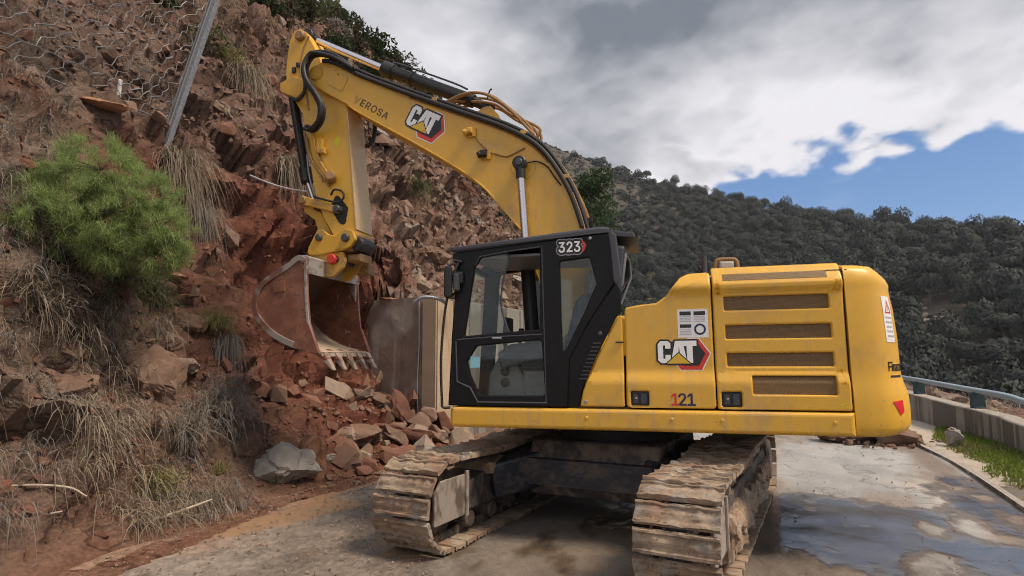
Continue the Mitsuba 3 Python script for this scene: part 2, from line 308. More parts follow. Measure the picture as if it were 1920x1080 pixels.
fp = rounded([(-0.222, 1.268), (-0.222, 2.195), (-0.35, 2.218), (-0.515, 2.232), (-0.60, 2.29), (-0.74, 2.468), (-0.82, 2.505), (-1.004, 2.512), (-1.008, 1.268)], 0.03)
side = U('side_door', panel(fp, [rrect(-0.424, -0.262, 1.285, 1.417, 0.01, 2)]), 'm_yellow', label='yellow side door with a stepped top edge')
def latch(par, x0, x1):
    k = U(f'{par}__latch', box(((x0 + x1) / 2, SIDE - 0.022, 1.351), (x1 - x0, 0.02, 0.131), 0.004), 'm_ink')
    U(f'{par}__latch', cat([box((x0 + (x1 - x0) * .28, SIDE - 0.006, 1.351), ((x1 - x0) * .36, 0.016, 0.10), 0.006), box((x0 + (x1 - x0) * .74, SIDE - 0.006, 1.351), ((x1 - x0) * .30, 0.022, 0.09), 0.006)]), 'm_charcoal')
    U(f'{par}__latch', cyl((x0 + (x1 - x0) * .72, SIDE - .0, 1.355), (x0 + (x1 - x0) * .72, SIDE + .01, 1.355), .011, 12, .002), 'm_steel')
latch(door, -1.222, -1.059); latch(side, -0.421, -0.265)
yf = rounded([(-0.205, 1.272), (-0.200, 2.145), (-0.150, 2.10), (-0.05, 1.908), (0.052, 1.714), (0.180, 1.42), (0.212, 1.272)], 0.015)
front = U('cab_side_panel', panel(yf), 'm_yellow', label='small sloping yellow panel between the cab and the side door')
U(f'{front}__bolt', cyl((0.155, SIDE, 1.315), (0.155, SIDE + .024, 1.315), 0.017, 12, .004), 'm_steel')
U(f'{front}__latch', box((-0.17, SIDE - .012, 1.87), (0.075, 0.02, 0.014), 0.003), 'm_ink')
# --- hood roof
hood = [(1.20, 2.45), (1.16, 2.49), (1.05, 2.51), (-1.05, 2.51), (-1.20, 2.47), (-1.20, 2.30), (1.20, 2.30)]
U('hood', prism(hood, -2.10, -0.86, 0.02, plane='yz'), 'm_yellow')
# --- counterweight: rounded plan, lower lip, rolled top edge
def cw_plan(n=140):
    pts = [(-2.113, 1.372), (-2.24, 1.368), (-2.36, 1.345), (-2.455, 1.29), (-2.545, 1.19), (-2.62, 1.06), (-2.69, 0.88), (-2.75, 0.66), (-2.80, 0.36), (-2.82, 0.0)]
    p = spline([(x, y, 0) for x, y in pts], 10)[:, :2]; p = np.vstack([p, (p * [1, -1])[::-1][1:]])
    return p
CWP = cw_plan()
CWN = np.gradient(CWP, axis=0); CWN = np.stack([CWN[:, 1], -CWN[:, 0]], 1); CWN /= np.linalg.norm(CWN, axis=1, keepdims=True); CWN[0] = CWN[1]; CWN[-1] = CWN[-2]
CWN *= np.sign((CWN * (CWP - [-1.6, 0])).sum(1))[:, None]
CWZ = np.array([1.045, 1.048, 1.06, 1.09, 1.13, 1.20, 1.29, 1.37, 1.44, 1.50, 1.56, 1.62, 1.9, 2.15, 2.28, 2.33, 2.37, 2.42, 2.47, 2.51, 2.535, 2.549, 2.553, 2.555])
CWD = np.array([0.30, 0.13, 0.07, 0.025, 0.004, 0.0, 0.0, 0.004, 0.018, 0.036, 0.048, 0.052, 0.055, 0.072, 0.090, 0.094, 0.090, 0.110, 0.150, 0.20, 0.26, 0.34, 0.45, 0.62])
def cw_point(u, z, lift=0.0):
    """a point of the counterweight's skin: u metres along the plan outline from the seam, z height."""
    seg = np.linalg.norm(np.diff(CWP, axis=0), axis=1); s = np.concatenate([[0], np.cumsum(seg)])
    d = np.interp(z, CWZ, CWD) - lift
    p = np.stack([np.interp(u, s, CWP[:, k]) for k in (0, 1)], -1); n = np.stack([np.interp(u, s, CWN[:, k]) for k in (0, 1)], -1)
    side_f = np.interp(u, [0, .25, .6], [0.40, .6, 1.0])
    q = p - n * (d * side_f)[..., None]
    return np.stack([np.minimum(q[..., 0], -2.113), q[..., 1], z], -1)
uu = np.concatenate([[0], np.cumsum(np.linalg.norm(np.diff(CWP, axis=0), axis=1))]); UT = uu[-1]
def cw_ring(z, d):
    w = np.interp(np.minimum(uu, UT - uu), [0, .25, .6], [0.40, .6, 1.0]) * d
    if d > 0.2: w = np.maximum(w, d * np.interp(np.minimum(uu, UT - uu), [0, .6], [.8, 1]))
    q = CWP - CWN * w[:, None]; q[:, 0] = np.minimum(q[:, 0], -2.113)
    return np.column_stack([q, np.full(len(q), z)])
R = np.array([cw_ring(z, d) for z, d in zip(CWZ, CWD)])
cwm = grid_mesh(R)
frontcap = [np.vstack([R[:, 0], R[::-1, -1]])]
caps = []
for ring in (R[0], R[-1]):
    t = np.asarray(mapbox_earcut.triangulate_float64(ring[:, :2].copy(), np.array([len(ring)], np.uint32))).reshape(-1, 3); caps.append(tm(ring, t))
fr = np.vstack([R[:, 0], R[::-1, -1]]); t = np.asarray(mapbox_earcut.triangulate_float64(fr[:, 1:].copy(), np.array([len(fr)], np.uint32))).reshape(-1, 3); caps.append(tm(fr, t))
m = cat([cwm] + caps); m.merge_vertices(); m.fix_normals()
cw = U('counterweight', m, 'm_yellow', 40, label='rounded yellow counterweight at the tail')
def wrap(mesh2d, u0, z0, lift=0.004):
    """lays flat lettering (x along, y up) on the counterweight's skin."""
    m = split_size(mesh2d, 0.03); v = np.array(m.vertices); P = cw_point(u0 + v[:, 0], z0 + v[:, 1], lift + v[:, 2]); return tm(P, m.faces)
def flat_poly(poly, h=0.0015, holes=()): return prism(poly, 0, h, 0, holes, plane='xy')
rf = wrap(flat_poly([(0.0, 0.145), (0.14, 0.155), (0.15, 0.055), (0.085, 0.03), (0.055, 0.07)]), 0.31, 1.20, 0.006)
U(f'{cw}__reflector', rf, 'm_reflector', label='red reflector low on the counterweight')
st = U(f'{cw}__warning_sticker', wrap(flat_poly([(0, 0), (0.19, 0.0), (0.19, 0.40), (0, 0.40)]), 0.345, 1.845, 0.0035), 'm_paper', label='white warning sticker with a red triangle')
U(f'{cw}__warning_triangle', wrap(flat_poly([(0.03, 0.25), (0.16, 0.25), (0.095, 0.375)], holes=[[(0.052, 0.263), (0.138, 0.263), (0.095, 0.346)]]), 0.345, 1.845, 0.006), 'm_red')
for b_ in [flat_poly([(0.09, 0.275), (0.10, 0.275), (0.10, 0.325), (0.09, 0.325)])] + [flat_poly([(0.03, z), (0.165 - .03 * (i % 3 == 2), z), (0.165 - .03 * (i % 3 == 2), z + .016), (0.03, z + .016)]) for i, z in enumerate((0.205, 0.165, 0.125, 0.085, 0.045))]: U(f'{cw}__warning_line', wrap(b_, 0.345, 1.845, 0.006), 'm_paper_grey')
U(f'{cw}__dealer_name', wrap(meshkit.text_mesh('Finanzauto', 0.075, 0.0015, True), 0.33, 1.60, 0.004), 'm_ink')
U(f'{cw}__dealer_name', wrap(flat_poly([(0.03, -0.055), (0.30, -0.055), (0.30, -0.038), (0.03, -0.038)]), 0.33, 1.60, 0.004), 'm_ink')
# --- decals on the side: emblem, numbers, notice
def on_side(mesh2d, x, z, dx=1.0, dz=0.0, y=SIDE, relief=True):
    """flat art (x to the viewer's right, y up) on the left flank; viewer's right is -x of the machine."""
    v = np.array(mesh2d.vertices); q = np.column_stack([x - v[:, 0] * dx + v[:, 1] * dz, np.full(len(v), y) + v[:, 2], z + v[:, 1] * dx + v[:, 0] * dz])
    if relief: w = side_relief(q); q[:, 1] = w[:, 1]
    return tm(q, mesh2d.faces)
def outline_of(m):
    import shapely
    t = np.array(m.triangles)[:, :, :2]; n = np.abs(np.array(m.face_normals)[:, 2]) > 0.9
    return unary_union([Polygon(a).buffer(0.0005) for a in t[n]])
def solid(g, h):
    out = []
    for p in getattr(g, 'geoms', [g]):
        if p.area > 1e-6: out.append(prism(list(p.exterior.coords)[:-1], 0, h, 0, [list(i.coords)[:-1] for i in p.interiors], plane='xy'))
    return cat(out)
def up2(m, dz): m = m.copy(); m.apply_translation((0, 0, dz)); return m
def emblem():
    """unit emblem about 1 x 0.62: three white block letters on a black plate, yellow triangle, red hexagon behind."""
    C = Polygon([(0.03, 0.20), (0.03, 0.53), (0.08, 0.60), (0.22, 0.60), (0.27, 0.55), (0.27, 0.44), (0.17, 0.44), (0.17, 0.51), (0.13, 0.51), (0.13, 0.23), (0.17, 0.23), (0.17, 0.31), (0.27, 0.31), (0.27, 0.19), (0.22, 0.14), (0.09, 0.14)])
    A = Polygon([(0.27, 0.14), (0.36, 0.60), (0.50, 0.60), (0.58, 0.14), (0.47, 0.14), (0.455, 0.24), (0.405, 0.24), (0.385, 0.14)]).difference(Polygon([(0.415, 0.33), (0.445, 0.33), (0.43, 0.50)]))
    Tt = Polygon([(0.50, 0.60), (0.76, 0.60), (0.76, 0.49), (0.685, 0.49), (0.685, 0.14), (0.575, 0.14), (0.575, 0.49), (0.50, 0.49)])
    tri = Polygon([(0.19, 0.13), (0.42, 0.345), (0.63, 0.13)])
    letters = unary_union([C, A, Tt]).difference(tri.buffer(0.02))
    plate = unary_union([letters, tri]).buffer(0.035).buffer(0.03).buffer(-0.03)
    hexo = Polygon([(0.60, 0.64), (0.80, 0.64), (1.0, 0.33), (0.84, 0.0), (0.46, 0.0), (0.38, 0.11), (0.50, 0.33)])
    hexi = Polygon([(0.62, 0.58), (0.765, 0.58), (0.915, 0.33), (0.79, 0.085), (0.51, 0.085), (0.46, 0.14), (0.56, 0.33)])
    halo = hexo.buffer(0.02)
    return [('emblem_edge', halo.difference(plate), 'm_paper', 0.0), ('emblem_ring', hexo.difference(plate), 'm_red', 0.0015), ('emblem_plate', unary_union([plate, hexi]), 'm_ink', 0.003), ('emblem_letters', letters, 'm_white', 0.0045), ('emblem_triangle', tri, 'm_emblem_yellow', 0.0045)]
def scaled(m, sx, sy): m = m.copy(); m.vertices = m.vertices * [sx, sy, 1]; return m
for nm, g, mt, h in emblem(): U(f'{side}__{nm}', on_side(up2(scaled(solid(g, 0.0015), 0.472, 0.44), h), -0.503, 1.612), mt)
for ch, x, mt in (('1', -0.605, 'm_red'), ('2', -0.668, 'm_navy'), ('1', -0.745, 'm_navy')): U(f'{side}__number', on_side(meshkit.text_mesh(ch, 0.105, 0.002, True), x, 1.295), mt)
nt = U(f'{side}__notice', on_side(flat_poly([(0, 0), (0.268, 0), (0.268, 0.262), (0, 0.262)]), -0.703, 1.905), 'm_paper', label='white printed notice with dark headings')
bars = [flat_poly([(x, z), (x + w, z), (x + w, z + h), (x, z + h)], .001) for x, z, w, h in ((.02, .205, .10, .035), (.145, .205, .10, .035), (.02, .09, .10, .032))]
for b_ in bars: U(f'{nt}_heading', on_side(up2(b_, .002), -0.703, 1.905), 'm_ink')
lines = [flat_poly([(x, z), (x + .10, z), (x + .10, z + .006), (x, z + .006)], .001) for x in (.02, .145) for z in (.19, .175, .16, .145)] + [flat_poly([(.02, z), (.12, z), (.12, z + .006), (.02, z + .006)], .001) for z in (.07, .055, .04, .025)]
for b_ in lines: U(f'{nt}_line', on_side(up2(b_, .002), -0.703, 1.905), 'm_paper_grey')
th = np.linspace(0, 2 * np.pi, 28)[:-1]
U(f'{nt}_ring', on_side(up2(flat_poly(np.column_stack([.195 + .052 * np.cos(th), .075 + .052 * np.sin(th)]), .001, [np.column_stack([.195 + .034 * np.cos(th), .075 + .034 * np.sin(th)])]), .002), -0.703, 1.905), 'm_navy')
for ch, x in (('Y', -1.985), ('A', -2.015), ('L', -2.045)): U(f'{door}__chalk_mark', on_side(meshkit.text_mesh(ch, 0.040, 0.001), x, 1.292), 'm_lime')
# --- things on the hood
grab = tube([(-1.085, 0.95, 2.52), (-1.095, 0.95, 2.645), (-1.13, 0.95, 2.675), (-1.25, 0.95, 2.675), (-1.285, 0.95, 2.645), (-1.30, 0.95, 2.52)], 0.02, 8, 4)
U('beacon', grab, 'm_pipe', label='rusty guarded lamp on the hood')
U('beacon__lens', box((-1.19, 0.95, 2.615), (0.13, 0.10, 0.075), 0.02), 'm_pale_trim'); U('beacon__base', box((-1.19, 0.95, 2.545), (0.24, 0.16, 0.05), 0.015), 'm_pipe')
U('exhaust_pipe', tube([(-1.005, 0.60, 2.50), (-1.005, 0.60, 2.62), (-1.005, 0.60, 2.78)], 0.027, 12, 1), 'm_charcoal'); U('exhaust_pipe__clamp', tube([(-0.985, .60, 2.60), (-0.95, .60, 2.66), (-0.935, .60, 2.69)], 0.012, 6), 'm_ink')
U('hood_hinge', cyl((-2.02, 1.10, 2.545), (-2.12, 1.10, 2.55), 0.022, 10), 'm_yellow')
# --- right-hand boxes of the platform (behind the cab) and boom foot bracket
U('tool_box', refined(prism(rrect(0.15, 1.45, 1.27, 1.85, 0.05), -1.36, -0.55, 0.04), .4, lambda v: v), 'm_yellow')
U('fuel_tank', prism(rrect(-0.95, 0.12, 1.27, 2.25, 0.06), -1.36, -0.45, 0.04), 'm_yellow')
for y in (-0.40, 0.24): U('boom_bracket', prism(rounded([(-0.25, 1.22), (0.75, 1.22), (0.42, 1.80), (0.18, 1.88), (0.0, 1.75)], 0.03), y, y + 0.05, 0.006), 'm_yellow')
U('swing_motor', cat([cyl((-0.25, 0.35, 1.2), (-0.25, 0.35, 1.75), 0.14), cyl((-0.25, -0.2, 1.2), (-0.25, -0.2, 1.68), 0.13)]), 'm_dark')

# --- CAB
YC0, YC1 = 0.36, 1.395
cab = name(f'{EX}__cab', 'black operator cab with large windows')['__cab' and len(EX) + 2:]
side_out = [(1.535, 1.262), (1.500, 2.00), (1.450, 2.60), (1.465, 2.70), (1.495, 2.745), (1.50, 2.80), (-0.10, 2.925), (-0.145, 2.88), (-0.185, 2.50), (0.117, 2.054), (0.303, 1.721), (0.325, 1.262)]
g_door = rounded([(1.371, 1.951), (1.300, 2.40), (1.255, 2.66), (1.20, 2.745), (0.894, 2.785), (0.580, 2.812), (0.588, 2.007)], 0.02)
g_low = rounded([(1.341, 1.696), (1.240, 1.85), (0.575, 1.902), (0.545, 1.366), (1.21, 1.363), (1.308, 1.562)], 0.03)
g_rear = rounded([(0.385, 2.665), (0.090, 2.69), (0.03, 2.43), (0.155, 2.154), (0.373, 1.741), (0.379, 2.08)], 0.02)
U(f'{cab}__side_frame', prism(side_out, YC1 - 0.07, YC1 - 0.006, 0.012, [g_door, g_low, g_rear]), 'm_black')
g_right = rounded([(1.36, 1.45), (1.28, 2.70), (0.74, 2.76), (0.74, 1.45)], 0.05); g_right2 = rounded([(0.64, 1.50), (0.64, 2.78), (0.0, 2.80), (-0.05, 2.47), (0.2, 2.1), (0.38, 1.75), (0.40, 1.50)], 0.03)
U(f'{cab}__side_frame', prism(side_out, YC0, YC0 + 0.06, 0.012, [g_right, g_right2]), 'm_black')
U(f'{cab}__roof', cat([prism(rounded([(1.535, 2.862), (1.515, 2.822), (1.45, 2.806), (-0.08, 2.925), (-0.155, 2.92), (-0.10, 2.972), (-0.01, 2.985)], 0.01), YC0 - 0.02, YC1 + 0.012, 0.03, n=4)]), 'm_charcoal')
U(f'{cab}__headliner', box((0.65, (YC0 + YC1) / 2, 2.755), (1.35, 0.9, 0.03), 0.01), 'm_trim')
# slanted grey rear corner post, seen from behind as a rib
U(f'{cab}__corner_post', cat([prism(rounded([(-0.085, 2.965), (-0.165, 2.90), (-0.202, 2.50), (-0.150, 2.40), (-0.128, 2.47), (-0.11, 2.78)], 0.008), YC1 - 0.10, YC1 + 0.008, 0.012)]), 'm_charcoal')
U(f'{cab}__door_seam', cat([tube([(a, YC1 - 0.004, b) for a, b in [(1.44, 1.915), (1.10, 1.935), (0.565, 1.955)]], .006, 5, 1), tube([(0.560, YC1 - .004, 2.83), (0.535, YC1 - .004, 1.29)], .005, 5, 1), tube([(a, YC1 - .004, b) for a, b in [(0.535, 1.30), (1.22, 1.30), (1.30, 1.44), (1.44, 1.50), (1.455, 1.90)]], .009, 6, 1)]), 'm_charcoal')
U(f'{cab}__window_seal', tube([(a, YC1 - 0.002, b) for a, b in [(1.25, 2.665), (1.20, 2.75), (0.894, 2.79), (0.575, 2.817)]], .007, 5, 1), 'm_charcoal')
U(f'{cab}__door_handle', box((1.02, YC1 + .004, 1.925), (0.10, 0.02, 0.022), 0.006), 'm_steel')
# front and rear walls of the cab: frames round glass
def cross_wall(pts_x_z, yhole, mat):   # a leaning wall from the side profile, with an opening
    (x0, z0), (x1, z1) = pts_x_z
    L = math.hypot(x1 - x0, z1 - z0); m = prism([(YC0, 0), (YC1 - .02, 0), (YC1 - .02, L), (YC0, L)], -0.03, 0.03, 0.01, [yhole(L)], plane='yz')
    a = math.atan2(x1 - x0, z1 - z0); v = np.array(m.vertices)
    return tm(np.column_stack([x0 + v[:, 0] * math.cos(a) + v[:, 2] * math.sin(a), v[:, 1], z0 - v[:, 0] * math.sin(a) + v[:, 2] * math.cos(a)]), m.faces)
U(f'{cab}__front_frame', cross_wall([(1.51, 1.28), (1.425, 2.73)], lambda L: [(YC0 + .06, .10), (YC1 - .08, .10), (YC1 - .08, L - .07), (YC0 + .06, L - .07)], 'm'), 'm_black')
U(f'{cab}__windshield', tm(*(lambda m: (m.vertices, m.faces))(cross_wall([(1.505, 1.30), (1.42, 2.71)], lambda L: [(YC0 + .5, .10), (YC0 + .51, .10), (YC0 + .51, .11), (YC0 + .5, .11)], 'm'))) if False else grid_mesh(np.array([[[1.51, YC0 + .05, 1.33], [1.51, YC1 - .07, 1.33]], [[1.425, YC0 + .05, 2.70], [1.425, YC1 - .07, 2.70]]])), 'm_glass', False)
U(f'{cab}__rear_frame', cross_wall([(-0.17, 2.50), (-0.10, 2.83)], lambda L: [(YC0 + .08, .05), (YC1 - .10, .05), (YC1 - .10, L - .05), (YC0 + .08, L - .05)], 'm'), 'm_black')
U(f'{cab}__rear_frame', prism(rounded([(0.31, 1.27), (0.345, 1.27), (0.325, 1.73), (0.14, 2.07), (-0.16, 2.51), (-0.195, 2.50), (0.10, 2.05), (0.29, 1.72)], .004), YC0, YC0 + .16, 0.004), 'm_black')
U(f'{cab}__rear_frame', prism(rounded([(0.31, 1.27), (0.345, 1.27), (0.325, 1.73), (0.14, 2.07), (0.10, 2.05), (0.29, 1.72)], .004), YC0 + .16, YC1 - .08, 0.004), 'm_black')
# rear window housing standing out behind (rounded frame with pale glass) and its visor
rw = [(YC0 + 0.10, 2.20), (YC1 - 0.14, 2.26), (YC1 - 0.10, 2.40), (YC1 - .12, 2.82), (YC0 + .10, 2.84), (YC0 + .02, 2.6)]
rwi = [(YC0 + 0.18, 2.29), (YC1 - 0.21, 2.35), (YC1 - 0.18, 2.42), (YC1 - .19, 2.75), (YC0 + .17, 2.77), (YC0 + .10, 2.6)]
def lean(m, x0):   # rear wall leans forward going down
    v = np.array(m.vertices); v[:, 0] += x0 + np.clip(2.5 - v[:, 2], 0, 1) * 0.55; return tm(v, m.faces)
U(f'{cab}__rear_window_frame', lean(prism(rounded(rw, .05), -0.055, 0.03, 0.015, [rounded(rwi, .05)], plane='yz'), -0.175), 'm_charcoal')
U(f'{cab}__rear_window', lean(split_size(prism(rounded(rwi, .05), -0.012, 0.0, 0, plane='yz'), .1), -0.180), 'm_glass', False)
U(f'{cab}__rear_window_seal', lean(tube([(0, y, z) for y, z in rounded(rwi, .05) + rounded(rwi, .05)[:1]], .014, 6, 1), -0.235), 'm_steel')
U(f'{cab}__rear_visor', prism(rounded([(-0.10, 2.975), (-0.33, 2.93), (-0.345, 2.875), (-0.30, 2.885), (-0.16, 2.90)], .006), YC0 + .02, YC1 - .12, .01), 'm_charcoal')
# glass
def pane(poly, y): return grid2(poly, y)
def grid2(poly, y):
    p = ccw(poly); t = np.asarray(mapbox_earcut.triangulate_float64(np.ascontiguousarray(p), np.array([len(p)], np.uint32))).reshape(-1, 3)
    return tm(np.column_stack([p[:, 0], np.full(len(p), y), p[:, 1]]), t)
fwd_pane = rounded([(1.40, 1.93), (1.28, 2.66), (1.2, 2.77), (0.93, 2.79), (0.90, 2.70), (0.965, 2.50), (0.985, 2.25), (0.93, 2.05), (0.90, 1.96)], .02)
U(f'{cab}__door_window', grid2(fwd_pane, YC1 - .03), 'm_glass', False)
U(f'{cab}__door_window_edge', tube([(0.93, YC1 - .03, 2.79), (0.905, YC1 - .03, 2.70), (0.965, YC1 - .03, 2.50), (0.985, YC1 - .03, 2.25), (0.93, YC1 - .03, 2.05), (0.90, YC1 - .03, 1.97)], .010, 6), 'm_charcoal')
U(f'{cab}__door_window', grid2([(1.0, 1.98), (1.0, 2.80), (0.60, 2.83), (0.60, 2.0)], YC1 - .05) if False else grid2(g_low, YC1 - .035), 'm_glass', False)
U(f'{cab}__quarter_window', grid2(g_rear, YC1 - .035), 'm_glass', False)
U(f'{cab}__right_window', grid2(g_right, YC0 + .03), 'm_glass', False)
for z in (1.862, 1.825, 1.788, 1.751, 1.714, 1.677, 1.640, 1.603, 1.566, 1.529):
    x = 0.040 + (1.862 - z) * 0.42; U(f'{cab}__vent_slat', box((x, SIDE + .002, z), (0.075, 0.016, 0.011), 0.003), 'm_charcoal')
U(f'{cab}__lock', cyl((0.010, SIDE - .008, 1.955), (0.010, SIDE + .010, 1.955), .021, 14, .005), 'm_charcoal')
U(f'{cab}__bolt', cyl((0.08, YC1 + .005, 2.872), (0.08, YC1 + .016, 2.872), .016, 10, .004), 'm_steel')
tx = meshkit.text_mesh('323', 0.098, 0.0015, True); g = outline_of(tx); w = g.bounds[2] - g.bounds[0]; f = 0.215 / w
def sc(m): m = m.copy(); m.vertices = m.vertices * [f, 1, 1]; return m
U(f'{cab}__model_number', on_side(sc(up2(tx, .0035)), 0.398, 2.752, dz=0.0, y=YC1 - .006, relief=False), 'm_white')
U(f'{cab}__model_plate', on_side(sc(up2(solid(g.buffer(.022), .0015), .0015)), 0.398, 2.752, y=YC1 - .006, relief=False), 'm_ink')
U(f'{cab}__model_halo', on_side(sc(solid(g.buffer(.03), .0015)), 0.398, 2.752, y=YC1 - .006, relief=False), 'm_paper_grey')
U(f'{cab}__model_chevron', on_side(up2(flat_poly([(0, 0.10), (0.042, 0.10), (0.078, 0.055), (0.05, -0.01), (-0.05, -0.02), (-0.03, 0.008), (0.03, 0.012), (0.048, 0.055), (0.03, 0.078), (0.0, 0.08)]), .001), 0.195, 2.758, y=YC1 - .006, relief=False), 'm_red')
# grab rail up the front edge, mirror and its arm
U(f'{cab}__grab_rail', tube([(1.50, YC1 + .02, 1.245), (1.565, YC1 + .05, 1.25), (1.578, YC1 + .05, 1.32), (1.59, YC1 + .05, 1.75), (1.545, YC1 + .05, 2.25), (1.46, YC1 + .05, 2.58), (1.42, YC1 + .02, 2.70)], .013, 8, 6), 'm_ink')
mr = U(f'{cab}__mirror', prism(rrect(1.462, 1.545, 2.33, 2.655, .03), YC1 + .06, YC1 + .12, .02), 'm_ink'); U(f'{cab}__mirror', prism(rrect(1.40, 1.455, 2.40, 2.58, .02), YC1 + .02, YC1 + .10, .015), 'm_charcoal')
U(f'{cab}__mirror_arm', cat([tube([(1.44, YC1 - .01, 2.60), (1.46, YC1 + .05, 2.68), (1.50, YC1 + .08, 2.66)], .012, 6), tube([(1.43, YC1 - .01, 2.42), (1.48, YC1 + .06, 2.36), (1.50, YC1 + .08, 2.37)], .012, 6), tube([(1.47, YC1 + .02, 2.72), (1.385, YC1 + .02, 2.70)], .018, 6, 1)]), 'm_ink')
U(f'{cab}__work_lamp', cat([prism(rrect(1.37, 1.465, 2.475, 2.60, .02), YC1 - .0, YC1 + .055, .015)]), 'm_ink')
U(f'{cab}__step_bar', cat([tube([(1.60, 1.30, 2.30), (1.68, 1.36, 2.345), (1.80, 1.42, 2.355), (1.90, 1.42, 2.31)], .018, 8)]), 'm_steel')
# inside: floor, seat, consoles, levers, monitor, blue tag on the glass
U(f'{cab}__floor', box((0.92, 0.87, 1.285), (1.16, 0.98, 0.05), 0.01), 'm_rubber')
seat = U(f'{cab}__seat', cat([refined(prism(rounded([(0.86, 1.60), (0.86, 1.74), (0.42, 1.74), (0.36, 1.60)], .04), 0.66, 1.14, .05, n=3), .1, lambda v: v)]), 'm_seat')
U(f'{cab}__backrest', prism(rounded([(0.44, 1.70), (0.33, 1.70), (0.12, 2.28), (0.14, 2.36), (0.21, 2.36), (0.28, 2.30)], .03), 0.66, 1.14, .05, n=3), 'm_seat')
U(f'{cab}__headrest', prism(rounded([(0.20, 2.36), (0.10, 2.36), (0.06, 2.50), (0.07, 2.60), (0.15, 2.62), (0.19, 2.52)], .03), 0.76, 1.04, .05, n=3), 'm_trim')
U(f'{cab}__seat_base', box((0.62, 0.9, 1.46), (0.42, 0.40, 0.32), .03), 'm_trim')
for y in (0.56, 1.20):
    U(f'{cab}__console', prism(rounded([(1.02, 1.62), (1.06, 1.78), (0.92, 1.87), (0.45, 1.90), (0.45, 1.74), (0.80, 1.68)], .02), y - .06, y + .06, .02), 'm_charcoal')
    U(f'{cab}__joystick', cat([tube([(0.98, y, 1.80), (1.0, y, 1.92), (0.985, y, 2.0)], [.018, .022, .026], 8), cyl((0.985, y, 1.98), (0.98, y, 2.06), .03, 10)]), 'm_ink')
U(f'{cab}__pedestal', prism(rounded([(1.22, 1.31), (1.20, 1.55), (1.06, 1.82), (0.96, 1.82), (0.82, 1.52), (0.80, 1.31)], .03), 0.98, 1.10, .03), 'm_trim')
for z in (1.46, 1.57): U(f'{cab}__pedestal_boot', lathe_axis([(0, .045), (.02, .045), (.03, .03), (.03, 0)], (1.02, 1.10, z + .02), (0, 1, 0), 16), 'm_ink')
U(f'{cab}__side_trim', prism(rounded([(0.86, 1.60), (0.86, 1.85), (0.56, 1.88), (0.54, 1.60)], .03), 0.44, 0.52, .02), 'm_pale_trim')
cat_g = [g2 for nm, g2, mt, h in emblem() if nm == 'emblem_letters'][0]
U(f'{cab}__trim_emblem', on_side(up2(scaled(solid(Polygon([(0, .1), (1.0, .1), (1.0, .64), (0.2, .64)]), .001), .26, .2), .0), 0.80, 1.655, y=0.522, relief=False), 'm_ink')
U(f'{cab}__trim_emblem', on_side(up2(scaled(solid(cat_g, .0015), .22, .2), .0015), 0.765, 1.655, y=0.522, relief=False), 'm_paper_grey')
U(f'{cab}__monitor', prism(rrect(1.10, 1.14, 1.95, 2.18, .01), 0.46, 0.74, .01), 'm_ink')
U(f'{cab}__window_tag', on_side(flat_poly([(0, 0), (.10, 0), (.10, .11), (0, .11)]), 1.31, 1.635, y=YC1 - .034, relief=False), 'm_cyan')
U(f'{cab}__wall_trim', prism(rounded([(0.34, 1.35), (0.34, 2.0), (0.50, 2.0), (0.50, 1.35)], .03), 0.42, 0.50, .02), 'm_trim')
U(f'{cab}__lower_panel', prism(rounded([(-0.150, 2.44), (-0.195, 2.36), (-0.192, 2.17), (-0.140, 2.10), (-0.04, 1.918), (0.062, 1.724), (0.19, 1.43), (0.224, 1.264), (0.34, 1.264), (0.33, 1.74), (0.13, 2.08)], .006), SIDE - .06, SIDE - .006, .008), 'm_black')
U(f'{cab}__right_window', grid2(g_right2, YC0 + .03), 'm_glass', False)

# --- BOOM, STICK, BUCKET (frame of the upper structure)
BW, SW = 0.28, 0.20
boom_low = [(3.80, 5.34), (3.417, 5.105), (3.255, 4.986), (2.494, 4.513), (1.907, 4.128), (1.533, 3.836), (1.291, 3.549), (1.084, 3.301), (1.012, 3.18), (0.80, 2.55), (0.52, 1.70), (0.40, 1.52), (0.25, 1.47), (0.12, 1.55)]
boom_top = [(0.10, 2.1), (0.18, 2.7), (0.286, 3.235), (0.418, 3.657), (0.611, 4.022), (0.84, 4.31), (1.226, 4.563), (1.848, 4.851), (2.505, 5.155), (3.198, 5.494), (3.562, 5.713), (3.76, 5.79), (3.93, 5.76), (4.02, 5.64), (3.98, 5.48)]
bp = np.array(boom_low + boom_top)
bl = spline([(x, z, 0) for x, z in boom_low], 4)[:, :2]; bt = spline([(x, z, 0) for x, z in boom_top], 4)[:, :2]
boom = U('boom', prism(np.vstack([bl, bt]), -BW, BW, 0.014, n=2), 'm_yellow', 25, label='long bent yellow boom')
# flange edges of the welded box, slightly proud
U(f'{boom}__lower_flange', tube([(x, BW + .000, z) for x, z in bl[4:40]], .012, 6, 1), 'm_yellow'); U(f'{boom}__upper_flange', tube([(x, -BW, z) for x, z in bt[8:52]], .02, 6, 1), 'm_yellow')
th = 0.4974
for nm, g, mt, h in emblem(): U(f'{boom}__{nm}', on_side(up2(scaled(solid(g, 0.0015), 0.575, 0.60), h), 2.640, 4.690, math.cos(th), -math.sin(th), BW, False), mt)
tv = 0.552
vx = 0.0
for ch in 'VEROSA':
    mt_ = meshkit.text_mesh(ch, 0.092, 0.0015, True); w_ = float(mt_.bounds[1][0])
    if ch == 'V': mt_ = solid(outline_of(mt_).buffer(.004).difference(outline_of(mt_).buffer(-.008)), .0015)
    U(f'{boom}__owner_lettering', on_side(up2(mt_, vx * 0), 3.352 - vx * math.cos(tv), 5.150 - vx * math.sin(tv), math.cos(tv), -math.sin(tv), BW + .001, False), 'm_faded' if ch == 'V' else 'm_brown_ink'); vx += w_ + 0.016
